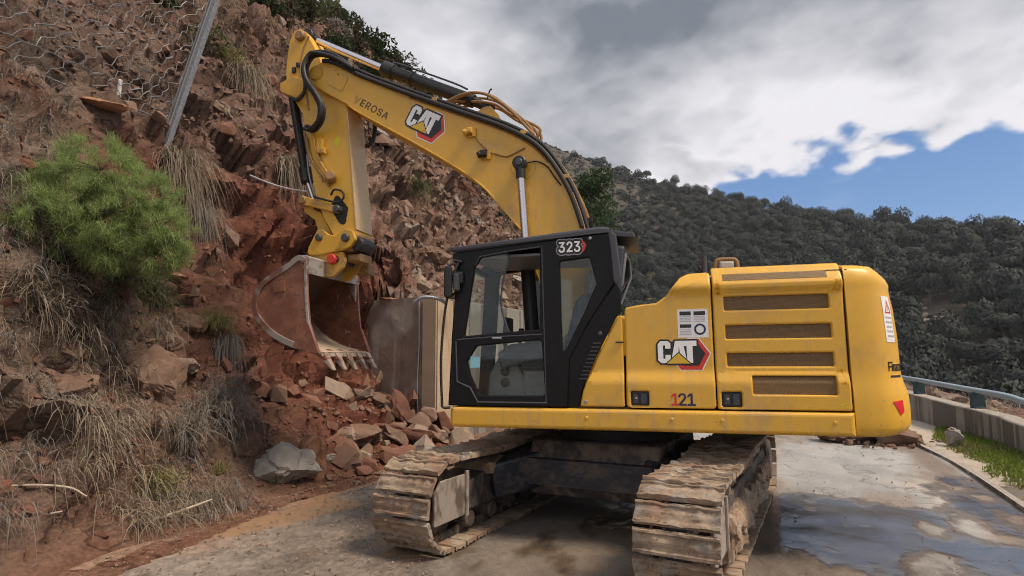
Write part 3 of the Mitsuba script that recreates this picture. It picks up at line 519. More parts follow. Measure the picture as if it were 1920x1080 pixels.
U(f'{boom}__cover_plate', prism(rounded([(3.70, 5.655), (3.43, 5.485), (3.52, 5.31), (3.755, 5.455)], .02), BW, BW + .012, .004), 'm_yellow'); U(f'{boom}__bolt', cyl((3.58, BW + .01, 5.56), (3.58, BW + .022, 5.56), .012, 10, .003), 'm_pipe')
for (x, z, mt_) in ((1.689, 4.545, 'm_yellow'), (1.502, 4.235, 'm_ink')):
    lp = U(f'{boom}__work_lamp', cat([box((x, BW + .05, z), (0.085, 0.09, 0.075), .02), cyl((x + .03, BW + .06, z - .01), (x + .075, BW + .07, z - .03), .042, 14, .01)]), mt_)
    U(f'{boom}__lamp_bracket', cat([box((x - .055, BW + .02, z - .02), (.05, .04, .11), .008), box((x - .02, BW + .012, z - .065), (.10, .024, .02), .005)]), 'm_yellow_worn')
U(f'{boom}__lamp_cable', tube([(1.66, BW + .03, 4.50), (1.611, BW + .012, 4.452), (1.533, BW + .012, 4.352), (1.42, BW + .015, 4.25), (1.349, BW + .012, 4.222), (1.27, BW + .012, 4.19), (1.198, BW + .012, 4.182), (1.08, BW + .012, 4.225), (0.988, BW + .012, 4.266)], .010, 6, 4), 'm_pipe')
U(f'{boom}__lamp_cable', tube([(0.95, BW + .06, 4.06), (0.84, BW + .03, 4.075), (0.72, BW + .02, 4.01), (0.62, BW + .02, 3.86), (0.55, BW + .02, 3.76)], .009, 6, 4), 'm_ink')
# boss plates round the cylinder pin
U(f'{boom}__boss', cat([lathe_axis([(0, .155), (.008, .15), (.008, 0)], (1.01, BW, 4.03), (0, 1, 0), 28)]), 'm_yellow', 25)
# boom cylinders
for sgn in (1, -1):
    y = sgn * (BW + .10); a, b = np.array([1.03, y, 4.045]), np.array([0.86, y, 1.50]); u = (b - a) / np.linalg.norm(b - a)
    bc = U('boom_cylinder', cyl(a + u * 1.27, b, .085, 22), 'm_ink', label=None)
    U(f'{bc}__rod', cyl(a + u * .10, a + u * 1.30, .047, 20), 'm_chrome'); U(f'{bc}__rod_eye', cat([cyl((a[0], y - .055, a[2]), (a[0], y + .055, a[2]), .085, 22, .012), cyl(a + u * .06, a + u * .19, .058, 16)]), 'm_ink')
    U(f'{bc}__pin', cyl((a[0], sgn * BW, a[2]), (a[0], y + sgn * .075, a[2]), .045, 16, .008), 'm_charcoal')
# stick cylinder on top of the boom
a, b, c0, c1 = np.array([4.234, 0, 6.345]), np.array([3.03, 0, 5.70]), np.array([1.74, 0, 5.075]), np.array([1.48, 0, 4.93])
sc_ = U('stick_cylinder', cyl(b, c0, .088, 24), 'm_ink', label='black hydraulic cylinder along the top of the boom')
U(f'{sc_}__rod', cyl(a + (b - a) * .08, b, .048, 20), 'm_chrome'); U(f'{sc_}__gland', cyl(b + (c0 - b) * -.02, b + (c0 - b) * .10, .112, 22, .015), 'm_ink'); U(f'{sc_}__collar', cyl(b + (c0 - b) * .30, b + (c0 - b) * .33, .105, 20), 'm_ink')
U(f'{sc_}__rod_eye', cat([cyl((a[0], -.10, a[2]), (a[0], .10, a[2]), .10, 22, .012), cyl(a, a + (b - a) * .10, .06, 14)]), 'm_ink'); U(f'{sc_}__base_eye', cyl(c0 - (c1 - c0) * .1, c1, .06, 16), 'm_ink')
U(f'{sc_}__oil_pipe', tube([(2.85, .07, 5.735), (2.6, .08, 5.62), (2.0, .08, 5.33), (1.8, .08, 5.215)], .013, 8, 4), 'm_charcoal')
for x in (1.42, 1.46): pass
for y in (-.14, .10): U(f'{boom}__cylinder_bracket', prism(rounded([(1.75, 4.80), (1.25, 4.56), (1.37, 4.80), (1.47, 4.93), (1.57, 4.92)], .02), y, y + .04, .006), 'm_yellow_worn')
# hoses and pipes along the boom
def along(offn, y, i0, i1):
    p = bt[i0:i1]; n = np.gradient(p, axis=0); n = np.stack([-n[:, 1], n[:, 0]], 1); n /= np.linalg.norm(n, axis=1, keepdims=True)
    n *= np.sign((n * (p - [1.6, 3.6])).sum(1))[:, None]
    q = p + n * offn; return [(x, y, z) for x, z in q]
U('boom_hose', tube(along(-.020, BW + .035, 8, 46), .030, 10, 1), 'm_rubber', label='thick black hose along the edge of the boom'); U('boom_hose', tube(along(.035, BW + .015, 4, 44), .024, 8, 1), 'm_rubber')
U('boom_pipe', tube(along(.035, BW - .05, 10, 46), .018, 8, 1), 'm_pipe'); U('boom_pipe', tube(along(.05, BW - .13, 12, 45), .020, 8, 1), 'm_pipe')
U('boom_pipe', tube(along(.045, -BW + .06, 10, 46), .020, 8, 1), 'm_pipe'); U('boom_pipe', tube(along(-.06, BW + .010, 17, 33), .010, 6, 1), 'm_pipe')
for k, (yy, ht) in enumerate(((.20, .13), (.12, .17), (-.08, .20), (-.16, .14), (.05, .10))):   # the humped pipes over the cylinder's foot
    U('bent_pipe', tube([(2.05 + .05 * k, yy, 5.02), (1.86 + .03 * k, yy, 5.03 + ht * .45), (1.66 + .03 * k, yy * 1.1, 4.96 + ht), (1.45, yy * 1.2, 4.88 + ht), (1.22, yy * 1.1, 4.74 + ht * .7), (1.02 - .04 * k, yy, 4.56 + ht * .35), (0.90, yy, 4.46)], .019, 8, 5), 'm_pipe')
U('bent_pipe', tube([(1.50, .18, 5.0), (1.47, .18, 5.10), (1.44, .18, 5.13)], .01, 6), 'm_ink')
for i in (14, 22, 30, 38):
    q = along(.02, 0, i, i + 2)[0]; U('pipe_clamp', beam((q[0], -BW + .02, q[2]), (q[0], BW + .05, q[2]), .07, .05), 'm_yellow_worn')
for dy, dr_ in ((.06, 0), (.11, .03), (.16, -.02)):
    y = BW + dy
    U('arm_hose', tube([(3.30, y - .05, 5.56), (3.565, y - .02, 5.755 + dr_), (3.80, y, 5.84 + dr_), (3.955 + dr_, y, 5.83), (4.02 + dr_, y + .02, 5.657), (3.96 + dr_, y + .04, 5.45), (3.82 + dr_, y + .05, 5.25), (3.735 + dr_, y + .03, 5.07), (3.77 + dr_, y, 4.90), (3.92, y - .06, 4.81 + dr_), (4.06, y - .12, 4.86 + dr_)], .026, 10, 6), 'm_rubber')
U('arm_hose', tube([(3.60, BW + .03, 5.79), (3.86, BW + .06, 5.90), (4.02, BW + .07, 5.86), (4.09, BW + .07, 5.70), (4.05, BW + .07, 5.50), (4.07, BW + .05, 5.36), (4.17, BW + .03, 5.27), (4.28, BW, 5.31), (4.38, .14, 5.42), (4.44, .05, 5.46)], .026, 10, 6), 'm_rubber')
U('arm_hose', tube([(3.65, -.24, 5.60), (3.45, -.26, 5.35), (3.32, -.27, 5.05), (3.36, -.26, 4.78), (3.55, -.24, 4.70)], .03, 10, 6), 'm_rubber')
# stick
st_front = [(3.60, 3.28), (3.66, 3.40), (3.80, 3.62), (3.885, 3.86), (3.932, 3.942), (4.045, 4.494), (4.176, 5.11), (4.30, 5.30), (4.44, 5.47), (4.475, 5.75), (4.46, 6.05), (4.424, 6.26), (4.36, 6.36), (4.272, 6.385), (4.16, 6.31)]
st_back = [(3.952, 5.948), (3.868, 5.71), (3.72, 5.50), (3.56, 5.28), (3.486, 5.124), (3.42, 4.50), (3.335, 3.72), (3.300, 3.40), (3.315, 3.27), (3.40, 3.20), (3.52, 3.20)]
stick = U('stick', prism(rounded(st_front + st_back, .02), -SW, SW, .012), 'm_yellow', 25, label='yellow dipper stick hanging from the boom tip')
U(f'{stick}__inner_plate', prism([(3.486, 5.10), (3.42, 4.50), (3.300, 3.42), (3.285, 3.42), (3.405, 4.50), (3.470, 5.10)], -SW - .012, SW + .012, .003), 'm_sky_sheen', label='inner face of the stick with a pale sky highlight painted in')
U(f'{stick}__weld_rib', tube([(4.12, SW + .004, 6.24), (4.20, SW + .004, 6.05), (4.235, SW + .004, 5.80), (4.20, SW + .004, 5.55), (4.12, SW + .004, 5.38), (4.075, SW + .004, 5.15)], .012, 6, 5), 'm_pipe')
U(f'{stick}__bracket', cat([box((4.33, SW + .02, 5.76), (.05, .04, .08), .01), box((4.27, SW + .02, 5.83), (.04, .04, .06), .01)]), 'm_ink')
U(f'{stick}__pin', cyl((4.25, -SW - .05, 6.26), (4.25, SW + .06, 6.26), .075, 20, .02), 'm_pipe'); U(f'{stick}__pin', cyl((3.93, -BW - .02, 5.63), (3.93, BW + .03, 5.63), .11, 24, .02), 'm_yellow_worn')
U(f'{stick}__cylinder_mount', prism(rounded([(4.30, 5.64), (4.12, 5.57), (4.10, 5.42), (4.24, 5.32), (4.50, 5.44), (4.52, 5.56), (4.44, 5.60)], .03), SW - .02, SW + .07, .01), 'm_yellow_worn')
U(f'{stick}__end_boss', cat([cyl((3.41, -.24, 3.30), (3.41, .24, 3.30), .125, 24, .02)]), 'm_pipe'); U(f'{stick}__end_seal', cat([cyl((3.30, -.19, 3.235), (3.30, .19, 3.235), .10, 20, .02)]), 'm_rubber')
U(f'{stick}__recess_shade', prism(rounded([(3.60, 3.93), (3.42, 3.72), (3.46, 3.48), (3.55, 3.52), (3.70, 3.75)], .04), SW - .002, SW + .004, .001), 'm_dark')  # flat dark patch painting in the shade of a recess
U(f'{stick}__paint_mark', prism(rounded([(3.68, 4.66), (3.62, 4.73), (3.57, 4.69), (3.59, 4.60), (3.65, 4.59)], .015), SW - .002, SW + .003, .001), 'm_lime')
for pts, r in (([(4.11, 4.812), (4.06, 4.62), (4.018, 4.468), (3.90, 4.30), (3.78, 4.16), (3.70, 4.03)], .016), ([(3.99, 4.775), (3.93, 4.60), (3.887, 4.455), (3.80, 4.31), (3.72, 4.20)], .020), ([(4.07, 4.75), (4.03, 4.55), (3.97, 4.40), (3.86, 4.23), (3.80, 4.10)], .012)):
    U('stick_pipe', tube([(x, SW + .035, z) for x, z in pts], r, 8, 5), 'm_yellow_worn' if r > .018 else 'm_pipe')
U('pipe_elbow', cat([cyl((3.68, SW, 4.13), (3.64, SW + .13, 4.15), .07, 16, .015)]), 'm_pipe'); U('valve_bracket', cat([box((3.86, SW + .03, 4.60), (.10, .06, .20), .015), box((3.79, SW + .05, 4.52), (.06, .07, .08), .015)]), 'm_yellow_worn')
U('arm_hose', tube([(3.66, SW + .05, 3.90), (3.60, SW + .07, 3.96), (3.50, SW + .06, 3.94), (3.46, SW + .06, 3.86), (3.53, SW + .06, 3.79), (3.72, SW + .08, 3.83), (3.90, SW + .09, 3.89)], .014, 8, 6), 'm_ink')
# bucket cylinder
a, b, c = np.array([4.50, 0, 5.56]), np.array([4.205, 0, 4.225]), np.array([4.055, 0, 3.87])
bcy = U('bucket_cylinder', cyl(a, b, .066, 22), 'm_ink', label='black bucket cylinder in front of the stick'); U(f'{bcy}__gland', cyl(b + (a - b) * .14, b - (a - b) * .03, .086, 22, .01), 'm_ink')
U(f'{bcy}__rod', cyl(b, c, .036, 18), 'm_chrome'); U(f'{bcy}__oil_pipe', tube([(4.44, .09, 5.50), (4.36, .10, 5.1), (4.22, .10, 4.48), (4.20, .06, 4.36)], .011, 8), 'm_charcoal')
U(f'{bcy}__oil_pipe', tube([(4.15, .10, 4.55), (4.10, .12, 4.30), (4.04, .13, 4.10), (3.98, .13, 3.95)], .013, 8), 'm_steel')
# linkage
lk = [(4.13, 3.90), (4.08, 3.93), (4.02, 3.90), (3.60, 3.755), (3.53, 3.75), (3.50, 3.69), (3.55, 3.645), (4.00, 3.775), (4.10, 3.80), (4.14, 3.85)]
for s in (1, -1): U('idler_link', prism(rounded(lk, .02), s * .245 - .025, s * .245 + .025, .01), 'm_yellow_worn', label=None)
U('link_pin', cyl((4.075, -.29, 3.855), (4.075, .30, 3.855), .058, 18, .012), 'm_pipe'); U('link_pin', cyl((3.555, -.28, 3.70), (3.555, .30, 3.70), .05, 18, .012), 'm_charcoal')
pl = [(4.12, 3.80), (4.04, 3.84), (3.99, 3.74), (3.86, 3.70), (3.70, 3.42), (3.66, 3.34), (3.78, 3.26), (3.86, 3.34), (3.95, 3.60), (4.06, 3.68), (4.12, 3.72)]
for y0, y1 in ((.10, .16), (-.16, -.10)): U('power_link', prism(rounded(pl, .02), y0, y1, .01), 'm_yellow_worn')
U('power_link', box((3.80, 0, 3.50), (.05, .20, .26), .01).apply_transform(np.eye(4)), 'm_pipe')
# quick coupler
cp = [(3.84, 3.44), (3.76, 3.44), (3.68, 3.37), (3.57, 3.34), (3.49, 3.40), (3.40, 3.43), (3.31, 3.39), (3.27, 3.28), (3.34, 3.18), (3.46, 3.14), (3.70, 3.11), (3.93, 3.085), (3.985, 3.13), (3.96, 3.22)]
qc = None
for y0, y1 in ((.205, .265), (-.265, -.205)): k = U('quick_coupler', prism(rounded(cp, .025), y0, y1, .012), 'm_yellow_worn', label=None); qc = qc or k
U(f'{qc}__body', cat([box((3.62, 0, 3.20), (.55, .40, .13), .03)]), 'm_pipe')
for x, z, r in ((3.80, 3.325, .045), (3.406, 3.301, .055)): U(f'{qc}__pin', cyl((x, -.28, z), (x, .31, z), r, 18, .012), 'm_charcoal')
for x, z in ((3.515, 3.185), (3.925, 3.130)): U(f'{qc}__bolt', cat([cyl((x, .26, z), (x, .285, z), .032, 14, .006)]), 'm_yellow_worn')
U(f'{qc}__warning_cap', cyl((3.60, .24, 3.03), (3.60, .30, 3.03), .07, 8, .015), 'm_red', label='red hexagonal cap on the coupler')
# bucket
bprof = [(3.727, 2.985), (3.84, 3.03), (4.01, 2.925), (4.24, 2.80), (4.40, 2.68), (4.475, 2.54), (4.49, 2.40), (4.42, 2.23), (4.20, 2.03), (3.93, 1.895), (3.70, 1.835), (3.50, 1.785)]
bs = spline([(x, z, 0) for x, z in bprof], 5)[:, :2]
nrm = np.gradient(bs, axis=0); nrm = np.stack([nrm[:, 1], -nrm[:, 0]], 1); nrm /= np.linalg.norm(nrm, axis=1, keepdims=True); nrm *= np.sign((nrm * ([3.9, 2.4] - bs)).sum(1))[:, None]
inner = bs + nrm * .035
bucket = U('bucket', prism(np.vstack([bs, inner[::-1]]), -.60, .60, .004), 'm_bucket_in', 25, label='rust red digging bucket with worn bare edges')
edge = [(3.727, 2.985), (3.715, 2.784), (3.69, 2.45), (3.655, 2.184), (3.50, 1.80)]
for y0, y1 in ((.60, .635), (-.635, -.60)): U(f'{bucket}__side_plate', prism(np.vstack([bs[:-1], np.array(edge)[::-1][:-1]]), y0, y1, .006), 'm_rust')
for y0, y1 in ((.64, .662), (-.662, -.64)):
    U(f'{bucket}__side_cutter', prism(rounded([(3.665, 2.19), (3.49, 1.80), (3.60, 1.80), (3.86, 1.885), (3.81, 2.02)], .02), y0, y1, .006), 'm_rust')
    U(f'{bucket}__edge_strip', prism(np.vstack([bs[:-6], (bs[:-6] + nrm[:-6] * .075)[::-1]]), y0 - .004 if y0 > 0 else y0, y1 - .004 if y1 > 0 else y1 + .004, .004), 'm_worn_edge', label=None)
U(f'{bucket}__patch_plate', prism(rounded([(4.20, 2.70), (4.03, 2.72), (4.02, 2.58), (4.19, 2.56)], .01), .634, .650, .004), 'm_rust')
U(f'{bucket}__front_strip', prism([(3.727, 2.985), (3.715, 2.784), (3.69, 2.45), (3.655, 2.184), (3.50, 1.80), (3.53, 1.80), (3.69, 2.18), (3.725, 2.45), (3.75, 2.784), (3.762, 2.985)], .635, .646, .003), 'm_bare')
U(f'{bucket}__top_lip', prism([(3.70, 3.0), (3.715, 2.80), (3.74, 2.80), (3.86, 3.005), (3.84, 3.04), (3.74, 3.03)], -.60, .60, .01), 'm_bare', label='bare grey steel lip at the bucket opening')
U(f'{bucket}__corner_gusset', prism([(3.73, 2.80), (3.73, 2.55), (3.86, 2.80)], -.599, -.57, .004), 'm_bare')
U(f'{bucket}__cutting_edge', prism([(3.47, 1.765), (3.49, 1.81), (3.86, 1.905), (3.87, 1.865)], -.62, .62, .006), 'm_tooth')
for y in (.20, -.20): U(f'{bucket}__ear', prism(rounded([(3.90, 3.11), (3.67, 3.12), (3.47, 3.13), (3.43, 3.02), (3.46, 2.92), (3.60, 2.80), (3.72, 2.80), (3.98, 2.93), (4.06, 2.95)], .03), y - .03, y + .03, .01), 'm_yellow_worn')
U(f'{bucket}__ear_pin', cyl((3.56, -.24, 3.03), (3.56, .25, 3.03), .045, 16, .01), 'm_charcoal'); U(f'{bucket}__wedge_lock', cat([box((3.36, -.02, 3.06), (.20, .34, .10), .03), box((3.42, -.30, 2.95), (.20, .22, .14), .04)]), 'm_pipe')
for y in np.linspace(-.53, .53, 5):
    ad = prism([(3.62, 1.86), (3.47, 1.80), (3.425, 1.735), (3.47, 1.715), (3.62, 1.80)], y - .055, y + .055, .012); tk_ = U(f'{bucket}__tooth', ad, 'm_rust')
    tp = prism([(3.475, 1.815), (3.345, 1.60), (3.355, 1.585), (3.375, 1.592), (3.49, 1.715)], -.05, .05, .01); v = np.array(tp.vertices); k = np.interp(v[:, 2], [1.58, 1.72], [.55, 1]); v[:, 1] = v[:, 1] * k + y
    U(f'{bucket}__tooth_tip', tm(v, tp.faces), 'm_tooth')

# --- UNDERCARRIAGE
RI, RS, XI, XS = 0.385, 0.395, -2.02, 1.92
def loop_path():
    a = np.linspace(-np.pi / 2, -3 * np.pi / 2, 26); I = np.column_stack([XI + RI * np.cos(a), RI + .02 + RI * np.sin(a)])
    t = np.linspace(0, 1, 60)[1:-1]; top = np.column_stack([XI + (XS - XI) * t, (2 * RI + .02) * (1 - t) + (2 * RS + .02) * t - .030 * np.sin(np.pi * t * 2) ** 2])
    a = np.linspace(np.pi / 2, -np.pi / 2, 26); S = np.column_stack([XS + RS * np.cos(a), RS + .02 + RS * np.sin(a)])
    b = np.column_stack([XS + (XI - XS) * t, np.full(58, .02)])
    return np.vstack([I, top, S, b])
LP = loop_path(); LP = np.vstack([LP, LP[:1]]); LS = np.concatenate([[0], np.cumsum(np.linalg.norm(np.diff(LP, axis=0), axis=1))])
NSH = int(round(LS[-1] / 0.19))
def shoe_mesh(seed):
    pr = [(-.080, -.014), (.080, -.014), (.086, -.004), (.083, .010), (.076, .032), (.060, .032), (.050, .018), (.030, .020), (.006, .026), (-.010, .024), (-.034, .017), (-.050, .018), (-.058, .034), (-.078, .034), (-.083, .012), (-.086, -.004)]
    m = prism(pr, -.30, .30, 0)
    m = split_size(m, .06); v = np.array(m.vertices)
    n = meshkit.fbm(v * [9, 7, 9] + seed * 13.7, 4, seed); n2 = meshkit.fbm(v * 24 + seed * 3.1, 3, seed + 50)
    top_ = v[:, 2] > .012; v[top_, 2] -= np.clip((meshkit.fbm(np.array(m.vertices)[top_] * [4, 13, 4] + seed * 5.5, 3, seed + 80) - .45) * .14, 0, .020); v[:, 2] += np.where(v[:, 2] > 0, (n - .45) * .032 + (n2 - .5) * .014, 0); v[:, 0] += (n2 - .5) * .010; v[:, 1] += (n - .5) * .020 * (np.abs(v[:, 1]) > .29)
    return tm(v, m.faces)
shoes = [mikit.ply(shoe_mesh(s), 'm_mud', smooth=40) for s in range(6)]
linkm = mikit.ply(cat([box((0, s * .085, -.055), (.20, .035, .085), .012) for s in (1, -1)] + [cyl((.06, -.11, -.055), (.06, .11, -.055), .024, 10)]), 'm_frame_mud', smooth=30)
for sgn, side_name in ((1, 'far'), (-1, 'near')):
    y0 = sgn * 1.19
    tk = name(f"{EX}__{'crawler_track' if sgn > 0 else 'crawler_track_001'}", 'muddy crawler track on the ' + ('left, nearer the rock slope' if sgn > 0 else 'right, below the engine'))[len(EX) + 2:]
    for i in range(NSH):
        s = (i + .35) / NSH * LS[-1]; p = np.array([np.interp(s, LS, LP[:, k]) for k in (0, 1)]); q = np.array([np.interp((s + .03) % LS[-1], LS, LP[:, k]) for k in (0, 1)]) - np.array([np.interp((s - .03) % LS[-1], LS, LP[:, k]) for k in (0, 1)])
        q /= np.linalg.norm(q); M = np.eye(4); M[:3, 0] = (q[0], 0, q[1]); M[:3, 2] = (-q[1], 0, q[0]); M[:3, 1] = (0, 1, 0)
        if M[:3, 2] @ (np.array([p[0], 0, p[1]]) - [np.clip(p[0], XI, XS), 0, RI]) < 0: M[:3, 2] *= -1; M[:3, 1] *= -1
        M[:3, 3] = (p[0], y0, p[1]); W = TW @ M
        put(f'{EX}__{tk}__shoe', shoes[int(rng.integers(6))], 'm_mud', tw=W)
        put(f'{EX}__{tk}__link', linkm, 'm_frame_mud', tw=W)
    inn = -sgn
    fr = box((-.05, y0, .42), (3.3, .36, .30), .03); fr2 = prism([(-1.75, .26), (1.75, .26), (1.75, .50), (1.55, .58), (-1.3, .58), (-1.75, .52)], y0 - .21, y0 + .21, .02)
    Tr(f'{tk}__frame', cat([fr2]), 'm_frame_mud')
    for e in (1, -1): Tr(f'{tk}__idler_guard', prism(rounded([(-2.22, .24), (-2.22, .52), (-2.12, .62), (-1.70, .62), (-1.70, .24)], .02), y0 + e * .215 - .012, y0 + e * .215 + .012, .006), 'm_plate')
    for e in (1, -1): Tr(f'{tk}__guard_bar', box((-1.70, y0 + e * .235, .44), (.05, .03, .42), .01), 'm_plate')
    Tr(f'{tk}__idler', lathe_axis([(-.10, 0), (-.10, .10), (-.07, .12), (-.07, .28), (-.09, .31), (-.09, .335), (.09, .335), (.09, .31), (.07, .28), (.07, .12), (.10, .10), (.10, 0)], (XI, y0, RI + .02), (0, 1, 0), 32), 'm_frame_mud')
    a = np.linspace(0, 2 * np.pi, 22 * 4, endpoint=False); rr = np.where((np.arange(88) % 4) < 2, .345, .30)
    Tr(f'{tk}__sprocket', prism(np.column_stack([XS + rr * np.cos(a), RS + .02 + rr * np.sin(a)]), y0 - .045, y0 + .045, .004), 'm_frame_mud'); Tr(f'{tk}__final_drive', cyl((XS, y0 - .26, RS + .02), (XS, y0 + .26, RS + .02), .24, 28, .03), 'm_frame_mud')
    for x in np.linspace(-1.55, 1.5, 8): Tr(f'{tk}__roller', cyl((x, y0 - .19, .165), (x, y0 + .19, .165), .085, 18, .015), 'm_frame_mud')
    for x in (-.75, .75): Tr(f'{tk}__carrier_roller', cyl((x, y0 - .14, .66), (x, y0 + .14, .66), .065, 16, .012), 'm_frame_mud')
    mb = split_size(box((0, y0 + inn * .05, .62), (2.6, .50, .14), .05), .10); v = np.array(mb.vertices); v += (meshkit.fbm(v * 4 + sgn, 4, 5)[:, None] - .5) * [.10, .12, .22]
    Tr(f'{tk}__mud_cake', tm(v, mb.faces), 'm_mud')
    mb = split_size(box((0, y0 + sgn * .16, .30), (3.3, .24, .36), .05), .09); v = np.array(mb.vertices); v += (meshkit.fbm(v * 5 + sgn * 3, 4, 9)[:, None] - .5) * [.10, .14, .22]
    Tr(f'{tk}__mud_cake', tm(v, mb.faces), 'm_mud')
body = split_size(prism(rounded([(-.85, .30), (.85, .30), (.95, .55), (.80, .86), (-.80, .86), (-.95, .55)], .04), -.70, .70, .04), .2)
cbk = Tr('carbody', body, 'm_frame_mud')
for sx in (1, -1):
    for sy in (1, -1):
        p0, p1 = np.array([sx * .55, sy * .55, .60]), np.array([sx * 1.15, sy * 1.05, .47])
        m = beam(p0, p1, .40, .36, b=.04); Tr(f'{cbk}__leg', m, 'm_frame_mud' if not (sx < 0) else 'm_navy_frame')
Tr(f'{cbk}__cover', prism(rounded([(-.85, .44), (-.70, .42), (.60, .42), (.78, .52), (.60, .70), (-.62, .70), (-.80, .66)], .03), .72, .80, .02), 'm_navy_frame')
Tr(f'{cbk}__cover', box((-.95, .0, .56), (.10, 1.5, .26), .03), 'm_navy_frame')
Tr('swing_bearing', lathe_axis([(0, 0), (0, .66), (.10, .66), (.10, .62), (.20, .62), (.20, 0)], (0, 0, .86), (0, 0, 1), 40), 'm_dark')

# ================================================================== THE SETTING
# road frame: s along the road (away), a to the left of the retaining wall's face
O0 = np.array([-1.75, 12.4]); DL = np.array([0.47, 0.8827]); NL = np.array([-0.8827, 0.47])
def to_sa(x, y): return (x - O0[0]) * DL[0] + (y - O0[1]) * DL[1], (x - O0[0]) * NL[0] + (y - O0[1]) * NL[1]
def to_xy(s, a): return O0[0] + s * DL[0] + a * NL[0], O0[1] + s * DL[1] + a * NL[1]
def sstep(a, b, x): t = np.clip((x - a) / (b - a), 0, 1); return t * t * (3 - 2 * t)
def toe(s): return np.interp(s, [-20, -14, -10, -7.5, -6.6, -4.8, -2.7, .4, 3, 30], [-1.9, -1.9, -1.8, -1.68, -1.50, -.95, -1.1, -.65, -.35, -.35])
def hill_z(s, a):
    d = a - toe(s)
    near = np.interp(d, [-5, 0, .35, .8, 1.3, 2.1, 2.6, 3.65, 8, 12, 16, 26, 60], [-.02, .0, .22, .75, 1.55, 2.9, 3.65, 5.3, 10.6, 14.6, 17.4, 22, 32])
    mid = np.interp(a, [-5, -1.1, -.4, .4, 1.2, 1.75, 2.3, 3.0, 7.5, 12, 16, 26, 60], [-.02, 0, .35, .75, 1.25, 2.9, 4.1, 5.6, 12.0, 16, 18.5, 23, 32])
    far = np.interp(a, [-5, -.5, -.02, .0, .30, 1.0, 2.9, 7.5, 11.5, 15, 26, 60], [-.02, .02, .10, 2.55, 2.95, 3.75, 6.9, 13.3, 16.5, 17.6, 20.5, 28])
    w1 = sstep(-5.0, -2.4, s); w2 = sstep(-.10 - 1.6 * np.clip(a - .9, 0, 3), .10 + 1.2 * np.clip(a - .9, 0, 3), s)
    z = near * (1 - w1) + mid * w1; z = z * (1 - w2) + far * w2
    nose = np.clip(s - 12.8 + .85 * np.clip(a - 4, 0, 6), 0, None) * 1.55
    z = np.where(z > .1, np.maximum(z - nose, np.minimum(z, .02)), z)
    return z
def ground_z(x, y):
    return np.asarray(0 * x, float)
SAX = np.concatenate([np.arange(-15, -9, .16), np.arange(-9, 2, .065), np.arange(2, 14.5, .09), np.arange(14.5, 26, .25)])
AAX = np.concatenate([np.arange(-2.6, 5, .062), np.arange(5, 10, .095), np.arange(10, 20, .2), np.arange(20, 60, 1.0)])
SS, AA = np.meshgrid(SAX, AAX, indexing='ij')
ZZ = hill_z(SS, AA)
X0, Y0 = to_xy(SS, AA)
def surf_normal(P):
    du = np.gradient(P, axis=0); dv = np.gradient(P, axis=1); n = np.cross(du, dv); n /= np.linalg.norm(n, axis=-1, keepdims=True) + 1e-12
    return n * np.sign(n[..., 2:] + 1e-9)
P0 = np.stack([X0, Y0, ZZ], -1); N0 = surf_normal(P0)
for k in range(6):   # soften the normals so that ledges do not fold over
    N0[1:-1, 1:-1] = (N0[1:-1, 1:-1] + N0[:-2, 1:-1] + N0[2:, 1:-1] + N0[1:-1, :-2] + N0[1:-1, 2:]) / 5
N0 /= np.linalg.norm(N0, axis=-1, keepdims=True)
def blocky(P, size, seed, stretch=(1, 1, 1), tilt=.55):
    """broken-rock relief: every cell is a tilted facet with its own offset."""
    r = np.random.default_rng(seed); lo, hi = P.reshape(-1, 3).min(0) - size, P.reshape(-1, 3).max(0) + size
    Q = P.reshape(-1, 3) / np.asarray(stretch); Q = Q + (meshkit.fbm(P.reshape(-1, 3) * (1.6 / size) + seed, 2, seed)[:, None] - .5) * size * .5
    cell = np.floor(Q / size); best = np.full(len(Q), 1e9); out = np.zeros(len(Q)); second = best.copy()
    for dx in (-1, 0, 1):
        for dy in (-1, 0, 1):
            for dz in (-1, 0, 1):
                c = cell + [dx, dy, dz]
                h = [np.modf(np.abs(np.sin(c @ np.array([12.9898, 78.233, 37.719]) * (1 + .13 * k) + seed * 1.7 + k * 4.1)) * 43758.5453)[0] for k in range(7)]
                ctr = (c + np.stack(h[:3], -1)) * size; d = np.linalg.norm(Q - ctr, axis=1)
                v = (h[3] - .5) * size * .55 + ((Q - ctr) * (np.stack(h[4:7], -1) - .5) * 2 * tilt).sum(1)
                nearer = d < best; second = np.where(nearer, best, np.minimum(second, d)); out = np.where(nearer, v, out); best = np.where(nearer, d, best)
    crack = np.clip(1 - (second - best) / (size * .12), 0, 1)
    return (out - crack * size * .10).reshape(P.shape[:-1])
onhill = sstep(-.15, .6, AA - toe(SS)) * np.where((SS > -.3) & (AA < .25) & (SS < 22), 0.12, 1)
soilm = sstep(.42, .58, meshkit.fbm(np.stack([SS * .45, AA * .45, 0 * SS], -1) + 3.3, 3, 4)) * sstep(3.5, 1.0, SS)   # 1 = earth, 0 = rock
outcrop = sstep(3.6, 1.6, np.abs(SS + .2)) * sstep(.6, 1.4, AA) * sstep(5.2, 3.4, AA)
big = (meshkit.fbm(P0 * .55, 4, 8) - .5) * 1.1
mids = blocky(P0, 1.05, 3, (1, 1, .8)) * (.75 + .6 * outcrop) * (1 - .55 * soilm)
small = blocky(P0, .36, 5) * (1 - .45 * soilm) + blocky(P0, .17, 6) * .75
fine = (meshkit.fbm(P0 * 6.5, 3, 9) - .5) * .16
far_soft = 1 - .45 * sstep(11, 16, AA)
DSP = onhill * (big * .8 + mids * .85 + small * .9 + fine) * far_soft
DSP = np.where(AA - toe(SS) < .9, DSP * sstep(-.1, .9, AA - toe(SS)) , DSP)
low = (AA - toe(SS) < .5)
PH = P0 + N0 * DSP[..., None]
